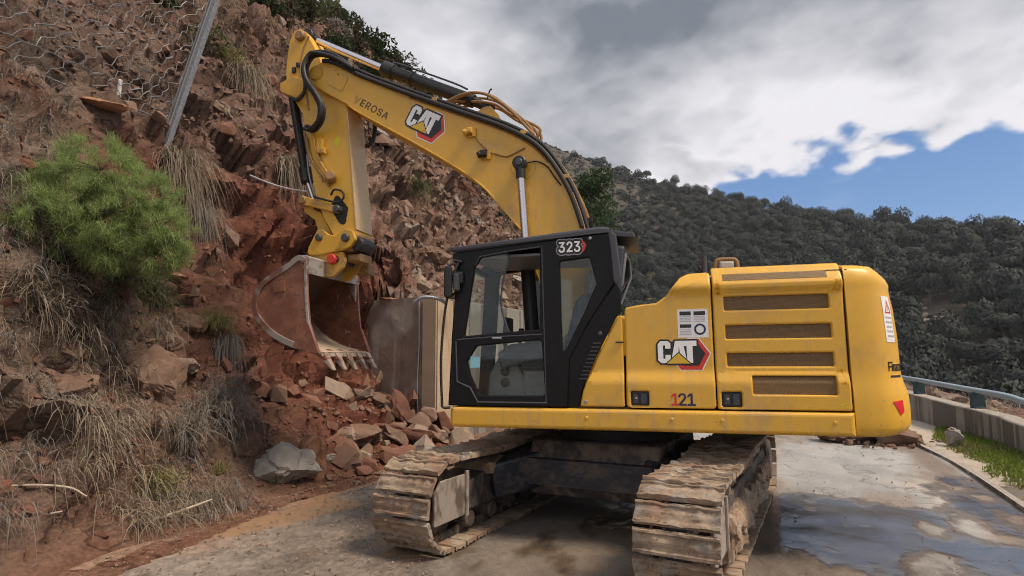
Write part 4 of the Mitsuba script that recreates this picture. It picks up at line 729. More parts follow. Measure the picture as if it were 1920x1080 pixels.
PH[..., 2] += np.where(low, (meshkit.fbm(P0 * 3, 3, 2) - .5) * .10 * sstep(-.6, .3, AA - toe(SS)), 0)
PH[..., 2] = np.where(AA - toe(SS) < -.55, -.06, PH[..., 2])
hill_tree = cKDTree(np.column_stack([PH[..., 0].ravel(), PH[..., 1].ravel()]))
def on_hill(x, y):
    d, i = hill_tree.query([x, y], k=4); return float(PH.reshape(-1, 3)[i, 2].mean())
def hill_point(s, a):
    i = np.abs(SAX - s).argmin(); j = np.abs(AAX - a).argmin(); return PH[i, j].copy(), N0[i, j]

def sa(p): return (p.x - O0[0]) * DL[0] + (p.y - O0[1]) * DL[1], (p.x - O0[0]) * NL[0] + (p.y - O0[1]) * NL[1]
def hill_col(p, n, uv):
    s, a = sa(p)
    f0 = fbm(p.x * .45 + 7, p.y * .45, p.z * .45, 3); f1 = fbm(p.x * 1.7, p.y * 1.7, p.z * 1.7, 4); f2 = fbm(p.x * 8, p.y * 8, p.z * 8, 3); f3 = noise(p.x * 42, p.y * 42, p.z * 42)
    soil = mix((0.088, 0.038, 0.027), (0.165, 0.086, 0.063), f2); soil = mix(soil, (0.075, 0.034, 0.026), smoothstep(.5, .75, f1) * .7)
    v = voronoi(s * 2.2 + a * .6, p.z * 2.6 + a * 1.1)
    rock = mix((0.125, 0.085, 0.070), (0.26, 0.195, 0.16), v[2] * .6 + f2 * .5 - .05); rock = mix(rock, (0.185, 0.115, 0.092), smoothstep(.45, .7, f1) * .7); rock = mix(rock, (0.30, 0.29, 0.27), smoothstep(.80, .95, v[2]) * .5)
    scree = smoothstep(-1.2, 1.0, s + (f1 - .5) * 2); up = smoothstep(4.5, 7.0, a + (f1 - .5) * 3)
    redz = smoothstep(3.4, 1.6, dr.abs(s + 2.7) + (f1 - .5) * 1.6) * smoothstep(4.2, 2.2, a + (f0 - .5) * 2)      # freshly dug red earth
    c = mix(soil, rock, dr.clip((smoothstep(.42, .60, f1) * (.60 + .3 * up) + scree * .75) * (1 - .8 * redz), 0, 1)); c = mix(c, mix((0.085, 0.030, 0.021), (0.175, 0.072, 0.048), f2), redz * .85)
    veg = mix((0.075, 0.062, 0.045), (0.115, 0.105, 0.070), f2)
    c = mix(c, veg, smoothstep(9.0, 13.0, a + (f0 - .5) * 9) * .85)
    c = mix(c, (0.14, 0.118, 0.098), smoothstep(-2.0, -6.0, s) * smoothstep(.36, .58, f0) * .75); c = mix(c, (0.135, 0.105, 0.09), smoothstep(2.0, 4.0, a) * smoothstep(1.5, -1.5, s) * .6)
    toe_d = smoothstep(.5, -.4, p.z); c = mix(c, mix((0.115, 0.058, 0.038), (0.18, 0.110, 0.078), f2), toe_d * .85)
    crk = smoothstep(.035, .0, dr.abs(fbm(p.x * 2.6 + 4, p.y * 2.6, p.z * 2.6, 4) - .5)); c = c * (1 - .55 * crk)
    c = c * mi.Color3f(.90, .83, .80)
    return c * (.62 + .66 * f3)
def hill_bump(p, n, uv): return .030 * fbm(p.x * 12, p.y * 12, p.z * 12, 4) + .010 * noise(p.x * 60, p.y * 60, p.z * 60)
scene['m_hill'] = bump(principled(mikit.proc(hill_col), 0.88, specular=0.15), hill_bump)
hk = put('rock_slope', grid_mesh(PH), 'm_hill', 48); name(hk, 'steep cut slope of red earth and broken brown rock beside the road', kind='structure')

# --- the road: one sheet, wet concrete-grey with mud
KERB = np.array([[3.6, 2.0], [5.77, 6.89], [6.54, 8.46], [7.30, 10.14], [7.74, 11.35], [9.6, 16.0], [13.2, 24.0], [20, 38]])
def kerb_x(y): return np.interp(y, KERB[:, 1], KERB[:, 0])
gx = np.concatenate([[-200, -90, -40, -20, -12], np.arange(-8, 16, .14), [18, 24, 32, 44]]); gy = np.concatenate([[-60, -20, -8, -3], np.arange(0, 20, .12), np.arange(20, 46, 1.0), [60]])
GX, GY = np.meshgrid(gx, gy, indexing='ij')
rut = (meshkit.fbm(np.stack([GX * .7, GY * .7, 0 * GX], -1), 4, 31) - .5) * .035 + (meshkit.fbm(np.stack([GX * 3, GY * 3, 0 * GX], -1), 3, 32) - .5) * .008
dk = GX - kerb_x(GY)
GZ = rut * (np.abs(GX) < 17) * (GY < 19) - .012
GZ = GZ + sstep(.05, .35, dk) * .035
GZ = np.where(dk > 2.6, -.5 - (dk - 2.6) * .55, GZ)      # falls away beyond the parapet
GZ = np.where(GX < -12, -.06, GZ)
def road_col(p, n, uv):
    g0 = fbm(p.x * .34 + 2.0, p.y * .30, 0, 4); g1 = fbm(p.x * 1.1 + 9, p.y * .8, 0, 4); g2 = fbm(p.x * 5, p.y * 4, 0, 4); g3 = noise(p.x * 70, p.y * 70, 0)
    along = fbm(p.x * 1.9 - p.y * .9, p.x * .22 + p.y * .42, 3.0, 4)
    c = mix((0.235, 0.235, 0.235), (0.315, 0.315, 0.315), g2)
    c = mix(c, (0.20, 0.20, 0.205), smoothstep(.5, .7, g1) * .6)
    mud = mix((0.165, 0.135, 0.112), (0.245, 0.21, 0.18), g2)
    c = mix(c, mud, smoothstep(.45, .57, along * .6 + g0 * .4) * .85); c = mix(c, (0.36, 0.325, 0.285), smoothstep(.58, .68, fbm(p.x * .9 + 3, p.y * .5 + 8, 5.0, 4)) * .6)
    c = mix(c, (0.24, 0.15, 0.085), smoothstep(.52, .64, fbm(p.x * .8 - p.y * .3, p.y * .5 + 2, 9.0, 4)) * smoothstep(1.5, -1.0, p.x) * .8)
    s, a = sa(p)
    red = mix((0.15, 0.075, 0.045), (0.24, 0.14, 0.09), g2)
    near = smoothstep(-3.9, -1.9, a + (g1 - .5) * 2.6)       # earth washed off the slope
    c = mix(c, mix((0.21, 0.18, 0.155), (0.28, 0.25, 0.225), g2), near * .7); c = mix(c, red, smoothstep(-2.5, -1.4, a + (g1 - .5) * 1.6) * .8)
    # churned dark mud under and around the tracks
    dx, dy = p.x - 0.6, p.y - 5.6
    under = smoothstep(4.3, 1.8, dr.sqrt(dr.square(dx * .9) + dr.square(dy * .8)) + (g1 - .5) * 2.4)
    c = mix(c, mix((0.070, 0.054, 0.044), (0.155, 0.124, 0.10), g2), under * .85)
    c = c * (.80 + .40 * fbm(p.x * 2.4 - p.y * 1.4, p.x * .5 + p.y * .8, 7.0, 5))
    lf_ = smoothstep(.6, -1.2, p.x - .15 * (p.y - 6)); gr = fbm(p.x * 24, p.y * 17, 3.0, 4); c = c * (1 + lf_ * (gr - .5) * 1.1); c = mix(c, (0.23, 0.135, 0.07), smoothstep(.53, .63, fbm(p.x * 1.4 - p.y * .8, p.x * .3 + p.y * .7, 21.0, 4)) * lf_ * .75)
    crack = smoothstep(.025, .0, dr.abs(fbm(p.x * 1.3 + 4, p.y * 1.3, 1.0, 4) - .5)) * .55
    c = mix(c, (0.09, 0.075, 0.065), crack * (1 - under))
    sand = smoothstep(.0, .25, kerb_d(p)); c = mix(c, mix((0.30, 0.25, 0.20), (0.40, 0.35, 0.29), g2), sand)
    c = mix(c, (0.13, 0.10, 0.08), smoothstep(-.75, -.35, kerb_d(p) + (g1 - .5) * .5) * smoothstep(.05, -.1, kerb_d(p)) * .7)
    w_ = wetness(p); c = mix(c, mix((0.10, 0.070, 0.048), (0.17, 0.125, 0.09), g2), smoothstep(.10, .45, w_) * smoothstep(.95, .55, w_) * .7); c = c * (1 - .64 * w_)
    c = mix(c, (0.06, 0.05, 0.045), smoothstep(.80, .90, g2 * .5 + g3 * .5 + .12 * smoothstep(.55, .7, g1)))
    return c * (.88 + .24 * g3)
def kerb_d(p):   # metres to the right of the kerb line (near piece)
    return (p.x - (2.72 + p.y * .4425)) * .914
def wetness(p):
    g = fbm(p.x * .55 + 1.5, p.y * .42 + 3, 0, 5); right = smoothstep(1.2, 3.4, p.x) * smoothstep(10.5, 5.5, p.y); rag = fbm(p.x * 2.6 - p.y * .8, p.y * 1.5 + p.x * .4, 2, 5)
    mid = smoothstep(2.8, .6, dr.abs(p.x - .9)) * smoothstep(9.8, 6.5, p.y)
    blot = smoothstep(1.5, .4, dr.sqrt(dr.square((p.x - 3.0) * .7) + dr.square(p.y - 6.6)) + (g - .5) * 1.5) * .16
    return smoothstep(.465, .540, g * .50 + rag * .26 + .12 * right + .155 * mid + blot)
def road_rough(p, n, uv):
    return dr.clip(.62 - .53 * wetness(p) * smoothstep(.1, -.1, kerb_d(p)) + .10 * fbm(p.x * 9, p.y * 9, 0, 3), .07, .9)
def road_bump(p, n, uv): return (1 - .96 * wetness(p)) * (.030 * fbm(p.x * 9, p.y * 7, 0, 5) + .004 * noise(p.x * 80, p.y * 80, 0)) + .002 * fbm(p.x * 3, p.y * 3, 0, 2)
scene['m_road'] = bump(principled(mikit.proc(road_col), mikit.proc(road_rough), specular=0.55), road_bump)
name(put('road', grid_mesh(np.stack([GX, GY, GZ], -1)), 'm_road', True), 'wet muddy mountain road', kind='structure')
# concrete kerb strip along the edge
kb = [(float(kerb_x(y)), y) for y in np.arange(2.0, 26, .8)]
kl = np.array(kb); kn = np.gradient(kl, axis=0); kn = np.stack([kn[:, 1], -kn[:, 0]], 1); kn /= np.linalg.norm(kn, axis=1, keepdims=True)
def strip(line, nrm_, w0, w1, z0, z1, wob=0.0):
    V = []
    for (x, y), (nx, ny) in zip(line, nrm_): V.append([[x + nx * w, y + ny * w, z] for w, z in ((w0, z0), (w0, z1), (w1, z1), (w1, z0))])
    V = np.array(V); V[:, 1:3, 2] += rng.normal(0, .004, len(V))[:, None]; return grid_mesh(V)
def conc_col(p, n, uv):
    g = fbm(p.x * 1.2, p.y * 1.2, p.z * 1.2, 4); f = fbm(p.x * 12, p.y * 12, p.z * 5, 3); st = fbm(p.x * 4.2 + p.y * 1.3, p.y * 4.5, p.z * .35, 4)
    c = mix((0.215, 0.195, 0.175), (0.31, 0.285, 0.255), f); c = mix(c, (0.09, 0.078, 0.07), smoothstep(.42, .56, st) * .78 * smoothstep(.9, .2, n.z)); return mix(c, (0.16, 0.12, 0.09), smoothstep(.5, .7, g) * .5)
scene['m_concrete'] = bump(principled(mikit.proc(conc_col), .85, specular=.2), lambda p, n, uv: .006 * fbm(p.x * 25, p.y * 25, p.z * 25, 3))
name(put('kerb', strip(kl, kn, -.03, .05, -.05, .045), 'm_concrete', 30), 'thin pale kerb line along the valley side of the road', kind='structure')

# --- parapet wall and pipe rail on the valley side
wl = np.array([[5.6, 1.0], [7.2, 6.0], [8.67, 10.23], [9.38, 11.83], [9.90, 13.60], [10.55, 15.6], [11.6, 18.6], [13.6, 24.0], [17.0, 32.0]]); wl[:, 0] += .12
wz = np.array([.40, .44, .50, .56, .62, .68, .74, .84, .95])
wls = spline(np.column_stack([wl, wz]), 6); wd = np.gradient(wls[:, :2], axis=0); wn = np.stack([wd[:, 1], -wd[:, 0]], 1); wn /= np.linalg.norm(wn, axis=1, keepdims=True)
V = []
for (x, y, z), (nx, ny) in zip(wls, wn): V.append([[x + nx * w, y + ny * w, zz] for w, zz in ((0, -.4), (-.01, .0), (.0, z - .015), (.015, z), (.33, z + .005), (.345, z - .01), (.35, -.9))])
V = np.array(V); V[:, 1:6] += (meshkit.fbm(V[:, 1:6] * 2.5, 3, 71)[..., None] - .5) * .03
wallm = grid_mesh(V)
name(put('parapet_wall', wallm, 'm_concrete', 40), 'low streaked concrete parapet wall under the pipe railing', 'wall')
# posts stand every few metres
rl = name('pipe_railing', 'pale blue steel pipe railing on dark posts above the low parapet', 'railing')
railp = [(x + nx * .22, y + ny * .22, z + .38) for i, ((x, y, z), (nx, ny)) in enumerate(zip(wls, wn)) if 8 < i < 46]
put(f'{rl}__rail', tube(railp, .062, 14, 2), 'm_rail')
for yy in (6.6, 9.35, 13.0, 16.4, 20.5):
    i = int(np.abs(wls[:, 1] - yy).argmin()); (x, y, z), (nx, ny) = wls[i], wn[i]; c = np.array([x + nx * .24, y + ny * .24, z + .17]); t_ = np.array([ny * -1, nx, 0])
    put(f'{rl}__post', cat([beam(c - [0, 0, .20], c + [0, 0, .17], .28, .10, up=t_, b=.03), beam(c + t_ * -.1 + [0, 0, -.20], c + t_ * .1 + [0, 0, -.17], .2, .12, b=.01)]), 'm_teal')
# beyond the parapet: verge of dry scrub falling away
# --- retaining wall on the slope side: a stained wing wall and a cleaner road face with board marks
def ret_col(p, n, uv):
    s, a = sa(p); f = fbm(p.x * 9, p.y * 9, p.z * 5, 3); g = fbm(p.x * 1.6, p.y * 1.6, p.z * 1.2, 4); st = fbm(s * 3 + a * 3, 2.0, p.z * .4, 4)
    c = mix((0.25, 0.205, 0.175), (0.38, 0.325, 0.285), f); c = mix(c, (0.19, 0.115, 0.085), smoothstep(.48, .66, g) * .6); c = mix(c, (0.11, 0.085, 0.075), smoothstep(.5, .66, st) * .45)
    return mix(c, (0.36, 0.33, 0.30), smoothstep(.60, .72, fbm(s * 9 + a * 9, 5.0, p.z * .5, 2)) * .5)
scene['m_wing'] = bump(principled(mikit.proc(ret_col), .85, specular=.2), lambda p, n, uv: .010 * fbm(p.x * 14, p.y * 14, p.z * 14, 4))
def board_col(p, n, uv):
    s, a = sa(p); i = dr.floor(s * 4.5); f = fbm(s * 30, a * 9, p.z * 2.0, 3)
    c = mix((0.34, 0.255, 0.17), (0.46, 0.36, 0.26), f * .7 + cell_rand(i, 3, 0) * .4); return mix(c, (0.24, 0.17, 0.12), smoothstep(.55, .75, fbm(s * 2, 1.0, p.z * .8, 3)) * .6)
scene['m_board'] = bump(principled(mikit.proc(board_col), .8, specular=.2), lambda p, n, uv: .006 * fbm(sa(p)[0] * 25, 0.0, p.z * 4, 3))
rw_ = name('retaining_wall', 'tall concrete retaining wall with a stained end face behind the cab and bucket', 'wall')
def wall_block(s0, s1, a0, a1, z0, z1, b=.02, rough=.02):
    m = split_size(box(((s0 + s1) / 2, (a0 + a1) / 2, (z0 + z1) / 2), (s1 - s0, a1 - a0, z1 - z0), b), .16); v = np.array(m.vertices); v += (meshkit.fbm(v * 3.5, 3, 12)[:, None] - .5) * rough
    x, y = to_xy(v[:, 0], v[:, 1]); return tm(np.column_stack([x, y, v[:, 2]]), m.faces)
put(f'{rw_}__wing', wall_block(-.20, .20, .03, 1.75, -.2, 3.02, .03, .06), 'm_wing', 30, label='grey brown stained end face with a crack of pale drips'); labels[f'{rw_}__wing'] = {'label': 'grey brown stained end face of the wall'}
put(f'{rw_}__road_face', wall_block(-.22, 13.5, -.32, .0, -.2, 3.0), 'm_concrete', 30)
for i, s in enumerate(np.arange(.10, 1.2, .62)): put(f'{rw_}__form_board', wall_block(s - .28, s + .28, -.345, -.318, .1, 2.96, .006, .006), 'm_board', 30)
put(f'{rw_}__end_board', wall_block(-.250, -.222, -.345, -.005, -.2, 2.98, .006, .008), 'm_board', 30)
x, y = to_xy(-.235, .10); put(f'{rw_}__drain_line', tube([(x, y, 2.98), (x + .01, y, 2.0), (x - .015, y, 1.2), (x + .01, y, .6)], .012, 6), 'm_paper_grey')

# --- rocks
def rock_mesh(seed, flat=1.15, pts=16):
    r = np.random.default_rng(seed); p = r.normal(size=(pts, 3)); p /= np.linalg.norm(p, axis=1, keepdims=True); p *= r.uniform(.72, 1.05, (pts, 1)); p *= [1.0, r.uniform(.6, .95), flat * r.uniform(.45, .85)]
    return trimesh.convex.convex_hull(p * .5)
def rock_mat(key, dark, light, vein=None):
    def fn(p, n, uv):
        f = fbm(p.x * 9, p.y * 9, p.z * 9, 4); g = fbm(p.x * 2.7, p.y * 2.7, p.z * 2.7, 3); c = mix(dark, light, f * .75 + g * .3); c = mix(c, (0.17, 0.085, 0.055), smoothstep(.55, .75, g) * .5)
        if vein is not None: c = mix(c, vein, smoothstep(.03, .0, dr.abs(fbm(p.x * 4, p.y * 4, p.z * 4, 3) - .52)) * .8)
        return c
    scene[key] = bump(principled(mikit.proc(fn), .85, specular=.2), lambda p, n, uv: .012 * fbm(p.x * 16, p.y * 16, p.z * 16, 4))
rock_mat('m_rock_brown', (0.095, 0.058, 0.044), (0.225, 0.15, 0.115)); rock_mat('m_rock_red', (0.105, 0.046, 0.032), (0.21, 0.11, 0.08)); rock_mat('m_rock_grey', (0.17, 0.158, 0.145), (0.37, 0.34, 0.31)); rock_mat('m_rock_tan', (0.155, 0.112, 0.085), (0.31, 0.24, 0.19)); rock_mat('m_rock_orange', (0.20, 0.095, 0.055), (0.34, 0.19, 0.12))
RM = ['m_rock_brown', 'm_rock_red', 'm_rock_tan', 'm_rock_grey']
rocks = [mikit.ply(rock_mesh(100 + i, .9, 13 + i % 5), 'm_rock_brown') for i in range(14)]; rocks_raw = [rock_mesh(100 + i, .9, 13 + i % 5) for i in range(14)]
def rock_place(p, n, size, sink=.2, flatten=1.0):
    q = trimesh.transformations.random_rotation_matrix(rng.random(3)); S = np.diag([size * rng.uniform(.85, 1.3), size * rng.uniform(.8, 1.1), size * flatten * rng.uniform(.7, 1.0), 1.0])
    if rng.random() < .7:   # lie on the slope
        z = n / np.linalg.norm(n); x = np.cross([0, 1, .2], z); x /= np.linalg.norm(x); R3 = mat4(np.stack([x, np.cross(z, x), z], 1), (0, 0, 0)); q = R3 @ rotm([0, 0, 1], rng.uniform(0, 6.28)) @ rotm([1, 0, 0], rng.normal(0, .35))
    M = q @ S; M[:3, 3] = p + n * size * (.5 - sink) * .5; return M
def scatter(nm, n, srange, arange, sizes, label, group, mats, maker=None, weights=None):
    for i in range(n):
        s, a = rng.uniform(*srange), rng.uniform(*arange); p, nn = hill_point(s, a); size = sizes[0] * (sizes[1] / sizes[0]) ** (rng.random() ** 1.8)
        mt_ = rng.choice(mats, p=weights); k = put(nm, rocks[int(rng.integers(14))], mt_, tw=rock_place(p, nn, size))
        col = {'m_rock_brown': 'brown', 'm_rock_red': 'reddish', 'm_rock_tan': 'tan', 'm_rock_grey': 'grey'}[mt_]; big_ = 'small' if size < sizes[0] * 1.35 else 'large' if size > sizes[0] * 2.1 else 'medium'
        hs, ha = (s - srange[0]) / (srange[1] - srange[0]), (a - arange[0]) / (arange[1] - arange[0]); name(k, f"{big_} {col} {label[0]} {'high' if ha > .66 else 'low' if ha < .33 else 'halfway up'}{', left' if hs < .33 else ', right' if hs > .66 else ''}, on the {label[1]}", 'rock', group)
scatter('scree_rock', 150, (-1.0, 12.5), (.6, 6.5), (.22, .75), ('angular rock', 'scree slope above the wall'), 'loose rocks on the scree slope', RM, weights=[.42, .16, .30, .12])
scatter('rubble_rock', 80, (-3.2, .6), (-1.25, .9), (.20, .75), ('broken rock', 'rubble heap under the bucket'), 'rocks of the rubble heap under the bucket', RM, weights=[.45, .35, .14, .06])
scatter('rubble_rock', 34, (-2.3, .3), (-1.15, .45), (.30, .80), ('broken block', 'rubble heap below the wall'), 'big blocks of the rubble heap below the wall', RM, weights=[.45, .30, .18, .07])
scatter('slope_rock', 60, (-7, -1), (.2, 6), (.16, .55), ('rock stuck', 'earth cut beside the bucket'), 'rocks stuck in the red earth cut', RM, weights=[.35, .45, .15, .05])
def rubble(nm, n, srange, arange, sizes, label, mt_, seed):
    r = np.random.default_rng(seed); out = []
    for i in range(n):
        s, a = r.uniform(*srange), r.uniform(*arange); p, nn = hill_point(s, a); size = sizes[0] * (sizes[1] / sizes[0]) ** (r.random() ** 1.6); m = rocks_raw[int(r.integers(14))]; M = rock_place(p, nn, size, .25)
        out.append((np.array(m.vertices) @ M[:3, :3].T + M[:3, 3], m.faces))
    off = np.cumsum([0] + [len(o[0]) for o in out]); name(put(nm, tm(np.vstack([o[0] for o in out]), np.vstack([o[1] + f for o, f in zip(out, off)])), mt_, False), label, 'rubble', kind='stuff')
rubble('rubble', 2900, (1.2, 12.8), (.3, 5.8), (.07, .26), 'tan and brown stone rubble of the scree slope', 'm_rock_tan', 5); rubble('rubble', 3200, (1.0, 13), (.3, 9), (.07, .28), 'dark brown stone rubble of the scree slope', 'm_rock_brown', 6)
rubble('rubble', 1100, (-6, 1), (3.2, 6), (.06, .24), 'brown stone rubble of the slope behind the stick', 'm_rock_brown', 9)
rubble('rubble', 1500, (-8, .4), (-1.5, 3.5), (.04, .15), 'red stone crumbs of the earth cut', 'm_rock_red', 7); rubble('rubble', 500, (-4.5, .4), (-1.5, .6), (.04, .14), 'brown stone crumbs round the rubble heap', 'm_rock_brown', 8)
# the boulders one can point to
def boulder(nm, x, y, z, size, label, mt_, seed, rot=0.0, tilt=0.0, pts=18):
    m = rock_mesh(seed, 1.1, pts); m = split_size(m, .085); v = np.array(m.vertices); nn = v / np.linalg.norm(v, axis=1, keepdims=True)
    v += nn * (blocky(v[None], .34, seed % 17 + 3, tilt=.6)[0] * .30 + blocky(v[None], .15, seed % 13 + 5, tilt=.6)[0] * .30 + (meshkit.fbm(v * 7 + seed, 3, seed) - .5) * .05)[:, None]
    m = tm(v, m.faces); M = rotm([0, 0, 1], rot) @ rotm([0, 1, 0], tilt) @ np.diag([*size, 1.0]); m.apply_transform(M); m.apply_translation((x, y, z)); k = put(nm, m, mt_, 22); name(k, label, 'boulder'); return k
def at(s, a, dz=0.0): p, n = hill_point(s, a); p[2] += dz; return p, n
p, n = at(-4.19, -.74); boulder('boulder', p[0] - .05, p[1] - .1, .25, (1.0, .8, 1.35), 'grey boulder at the foot of the slope left of the track', 'm_rock_grey', 3, .5, .15)
boulder('boulder', p[0] + .18, p[1] + .20, .38, (.95, .7, .95), 'orange tan slab leaning on the grey boulder at the roadside', 'm_rock_orange', 9, .4, .25)
for (s, a, dz, size, lab, mt_, sd, ro, ti) in (
    (-4.97, 1.06, .10, (.55, .40, .30), 'orange brown rock, topmost of the stacked rocks right of the pine bush', 'm_rock_orange', 21, .2, .2), (-4.85, .98, .05, (.62, .42, .26), 'flat rust brown slab second from the top of the stacked rocks', 'm_rock_orange', 22, .6, -.2),
    (-4.70, .82, .05, (.80, .45, .36), 'long brown slab in the stacked rocks beside the yellow green tuft', 'm_rock_brown', 23, -.3, .25), (-5.15, .50, .08, (.62, .48, .42), 'rounded brown stone low in the stacked rocks above the grey shrub', 'm_rock_brown', 24, .9, 0), (-5.10, .30, .06, (.50, .42, .34), 'squarish tan stone at the bottom of the stacked rocks', 'm_rock_tan', 25, .1, .1),
    (-5.62, .10, -.10, (1.15, .9, 1.35), 'large brown outcrop block with a sheer dark right side', 'm_rock_brown', 26, .4, .15), (-6.6, -.1, -.1, (.8, .7, .7), 'brown block half buried in dry brush at the left', 'm_rock_brown', 27, .4, .3),
    (-2.31, -.35, .18, (1.0, .7, .55), 'big cracked brown block at the left of the rubble heap', 'm_rock_brown', 31, .3, .15), (-1.50, -.55, .16, (1.25, .72, .55), 'longest slab in front of the rubble heap behind the left track', 'm_rock_red', 32, .1, .1), (-.70, -.75, .10, (.62, .5, .5), 'angular tan block at the right end of the rubble heap', 'm_rock_tan', 33, .8, .4),
    (-2.75, -.75, .08, (.55, .42, .36), 'tan block at the left foot of the rubble heap', 'm_rock_tan', 34, .2, .2), (-1.05, -.10, .25, (1.0, .28, .62), 'reddish slab standing on edge below the right end of the bucket teeth', 'm_rock_red', 35, 1.1, .75), (-3.3, -.70, .05, (.45, .36, .30), 'small grey block between the grey boulder and the rubble heap', 'm_rock_grey', 36, .4, 0),
    (6.4, 2.55, .15, (.95, .75, .42), 'pale grey slab on the scree below the bend of the boom', 'm_rock_grey', 41, .5, .35), (6.0, 2.9, .35, (1.1, .75, .65), 'big reddish block above the pale grey slab on the scree', 'm_rock_red', 42, .3, .5), (6.9, 1.9, .1, (1.5, .5, .30), 'long dark red slab near the foot of the scree behind the cab roof', 'm_rock_red', 43, -.35, .1),
    (2.1, 1.30, .10, (1.0, .8, 1.0), 'squarish dark brown block above the retaining wall beside the cab', 'm_rock_brown', 44, .3, .05), (.55, 1.10, .0, (.95, .8, 1.25), 'tall pinkish rock above the end of the retaining wall', 'm_rock_red', 45, .6, .1), (1.2, .9, .05, (.75, .6, .85), 'narrow grey brown rock between the two blocks above the retaining wall', 'm_rock_tan', 46, .2, .2),
    (-2.31, 3.85, .05, (.95, .5, .45), 'pale tan slab just right of the foot of the steel post', 'm_rock_tan', 47, .4, .5), (-1.2, 4.6, .1, (.9, .8, .7), 'dark brown block high on the slope left of the boom tip', 'm_rock_brown', 48, .2, .2), (-5.43, 2.62, .15, (1.0, .55, .30), 'flat orange brown slab under the netting left of the post', 'm_rock_orange', 49, .2, .1), (9.6, 7.6, .2, (1.9, 1.5, 1.9), 'dark bare rock knob on the skyline above the boom', 'm_rock_brown', 50, .2, .2)):
    p, n = at(s, a, dz); boulder('boulder', *p, size, lab, mt_, sd, ro, ti)
x, y = to_xy(-.10, .95); boulder('boulder', x, y, 3.03, (.6, .45, .16), 'flat pale slab lying on top of the stained wall end beside the bucket', 'm_rock_orange', 51, .2, .05)
# broken slabs by the parapet
for i, (x, y, z, sz, lab) in enumerate(((7.55, 11.75, .10, (1.1, .7, .20), 'broken brown slab under the counterweight, nearest the parapet'), (7.2, 12.1, .12, (.8, .5, .22), 'tilted brown slab behind the nearest slab at the end of the parapet'), (7.9, 12.4, .18, (.9, .6, .24), 'tan slab on top of the debris by the end of the parapet'), (8.35, 11.35, .11, (.42, .32, .26), 'grey green stone block at the edge of the grass'), (6.6, 12.4, .08, (.7, .5, .18), 'brown slab farthest left in the debris behind the machine'))):
    boulder('boulder', x, y, z + .06, tuple(np.array(sz) * [1.35, 1.3, 2.6]), lab, 'm_rock_grey' if i == 3 else 'm_rock_tan' if i == 2 else 'm_rock_brown', 60 + i, .5 * i, .12)
def road_bits(nm, n, xr, yr, sizes, mt_, label, seed):
    r = np.random.default_rng(seed); out = []
    for i in range(n):
        x, y = r.uniform(*xr), r.uniform(*yr); size = sizes[0] * (sizes[1] / sizes[0]) ** (r.random() ** 2.4); m = rocks_raw[int(r.integers(14))]; M = trimesh.transformations.random_rotation_matrix(r.random(3))[:3, :3] * size
        out.append((np.array(m.vertices) @ M.T + [x, y, size * .12], m.faces))
    off = np.cumsum([0] + [len(o[0]) for o in out]); name(put(nm, tm(np.vstack([o[0] for o in out]), np.vstack([o[1] + f for o, f in zip(out, off)])), mt_, False), label, 'gravel', kind='stuff')
road_bits('gravel', 330, (2.2, 7.2), (4.2, 13), (.010, .04), 'm_rock_brown', 'dark stone crumbs scattered on the road at the right', 81); road_bits('gravel', 2600, (-3.6, -.6), (4.4, 9.5), (.010, .045), 'm_rock_tan', 'pale gravel washed along the left edge of the road', 82); road_bits('gravel', 220, (6.6, 8.7), (11.3, 13.3), (.04, .22), 'm_rock_brown', 'brown stone debris behind the machine', 83)

# ------------------------------------------------------------------ vegetation
def leaf_mat(key, c0, c1, c2=None, freq=2.0, trans=.25):
    def fn(p, n, uv):
        f = fbm(p.x * freq, p.y * freq, p.z * freq, 3); g = noise(p.x * 23, p.y * 23, p.z * 23)
        c = mix(c0, c1, f * .6 + g * .4); return c if c2 is None else mix(c, c2, smoothstep(.55, .75, fbm(p.x * freq * .6 + 3, p.y * freq * .6, p.z * freq * .6, 2)) * .7)
    scene[key] = {'type': 'twosided', 'bsdf': {'type': 'principled', 'base_color': mikit.proc(fn), 'roughness': .7, 'specular': .15}} if trans <= 0 else {'type': 'principledthin', 'base_color': mikit.proc(fn), 'roughness': .7, 'diff_trans': trans * 2, 'spec_trans': 0.0}
leaf_mat('m_dry', (0.20, 0.16, 0.12), (0.36, 0.31, 0.25)); leaf_mat('m_dry_grey', (0.16, 0.14, 0.125), (0.33, 0.30, 0.27)); leaf_mat('m_yellow_grass', (0.17, 0.17, 0.06), (0.34, 0.31, 0.15)); leaf_mat('m_green_grass', (0.095, 0.135, 0.026), (0.205, 0.255, 0.065), (0.17, 0.155, 0.075))
leaf_mat('m_pine', (0.21, 0.285, 0.10), (0.38, 0.47, 0.21), None, 3.0, .4); leaf_mat('m_olive', (0.060, 0.070, 0.035), (0.13, 0.14, 0.075)); leaf_mat('m_darkleaf', (0.026, 0.040, 0.020), (0.06, 0.078, 0.038)); leaf_mat('m_maquis', (0.040, 0.042, 0.028), (0.095, 0.090, 0.058), (0.075, 0.062, 0.045), 1.2)
leaf_mat('m_far_leaf', (0.012, 0.017, 0.019), (0.048, 0.056, 0.052), None, .14, 0); leaf_mat('m_far_scrub', (0.036, 0.034, 0.032), (0.078, 0.070, 0.062), None, .10, 0)
scene['m_bark'] = principled((0.06, 0.042, 0.032), .9); scene['m_far_bark'] = principled((0.10, 0.085, 0.075), .9); scene['m_twig'] = principled((0.19, 0.16, 0.135), .85); scene['m_stick'] = principled((0.42, 0.35, 0.28), .8)
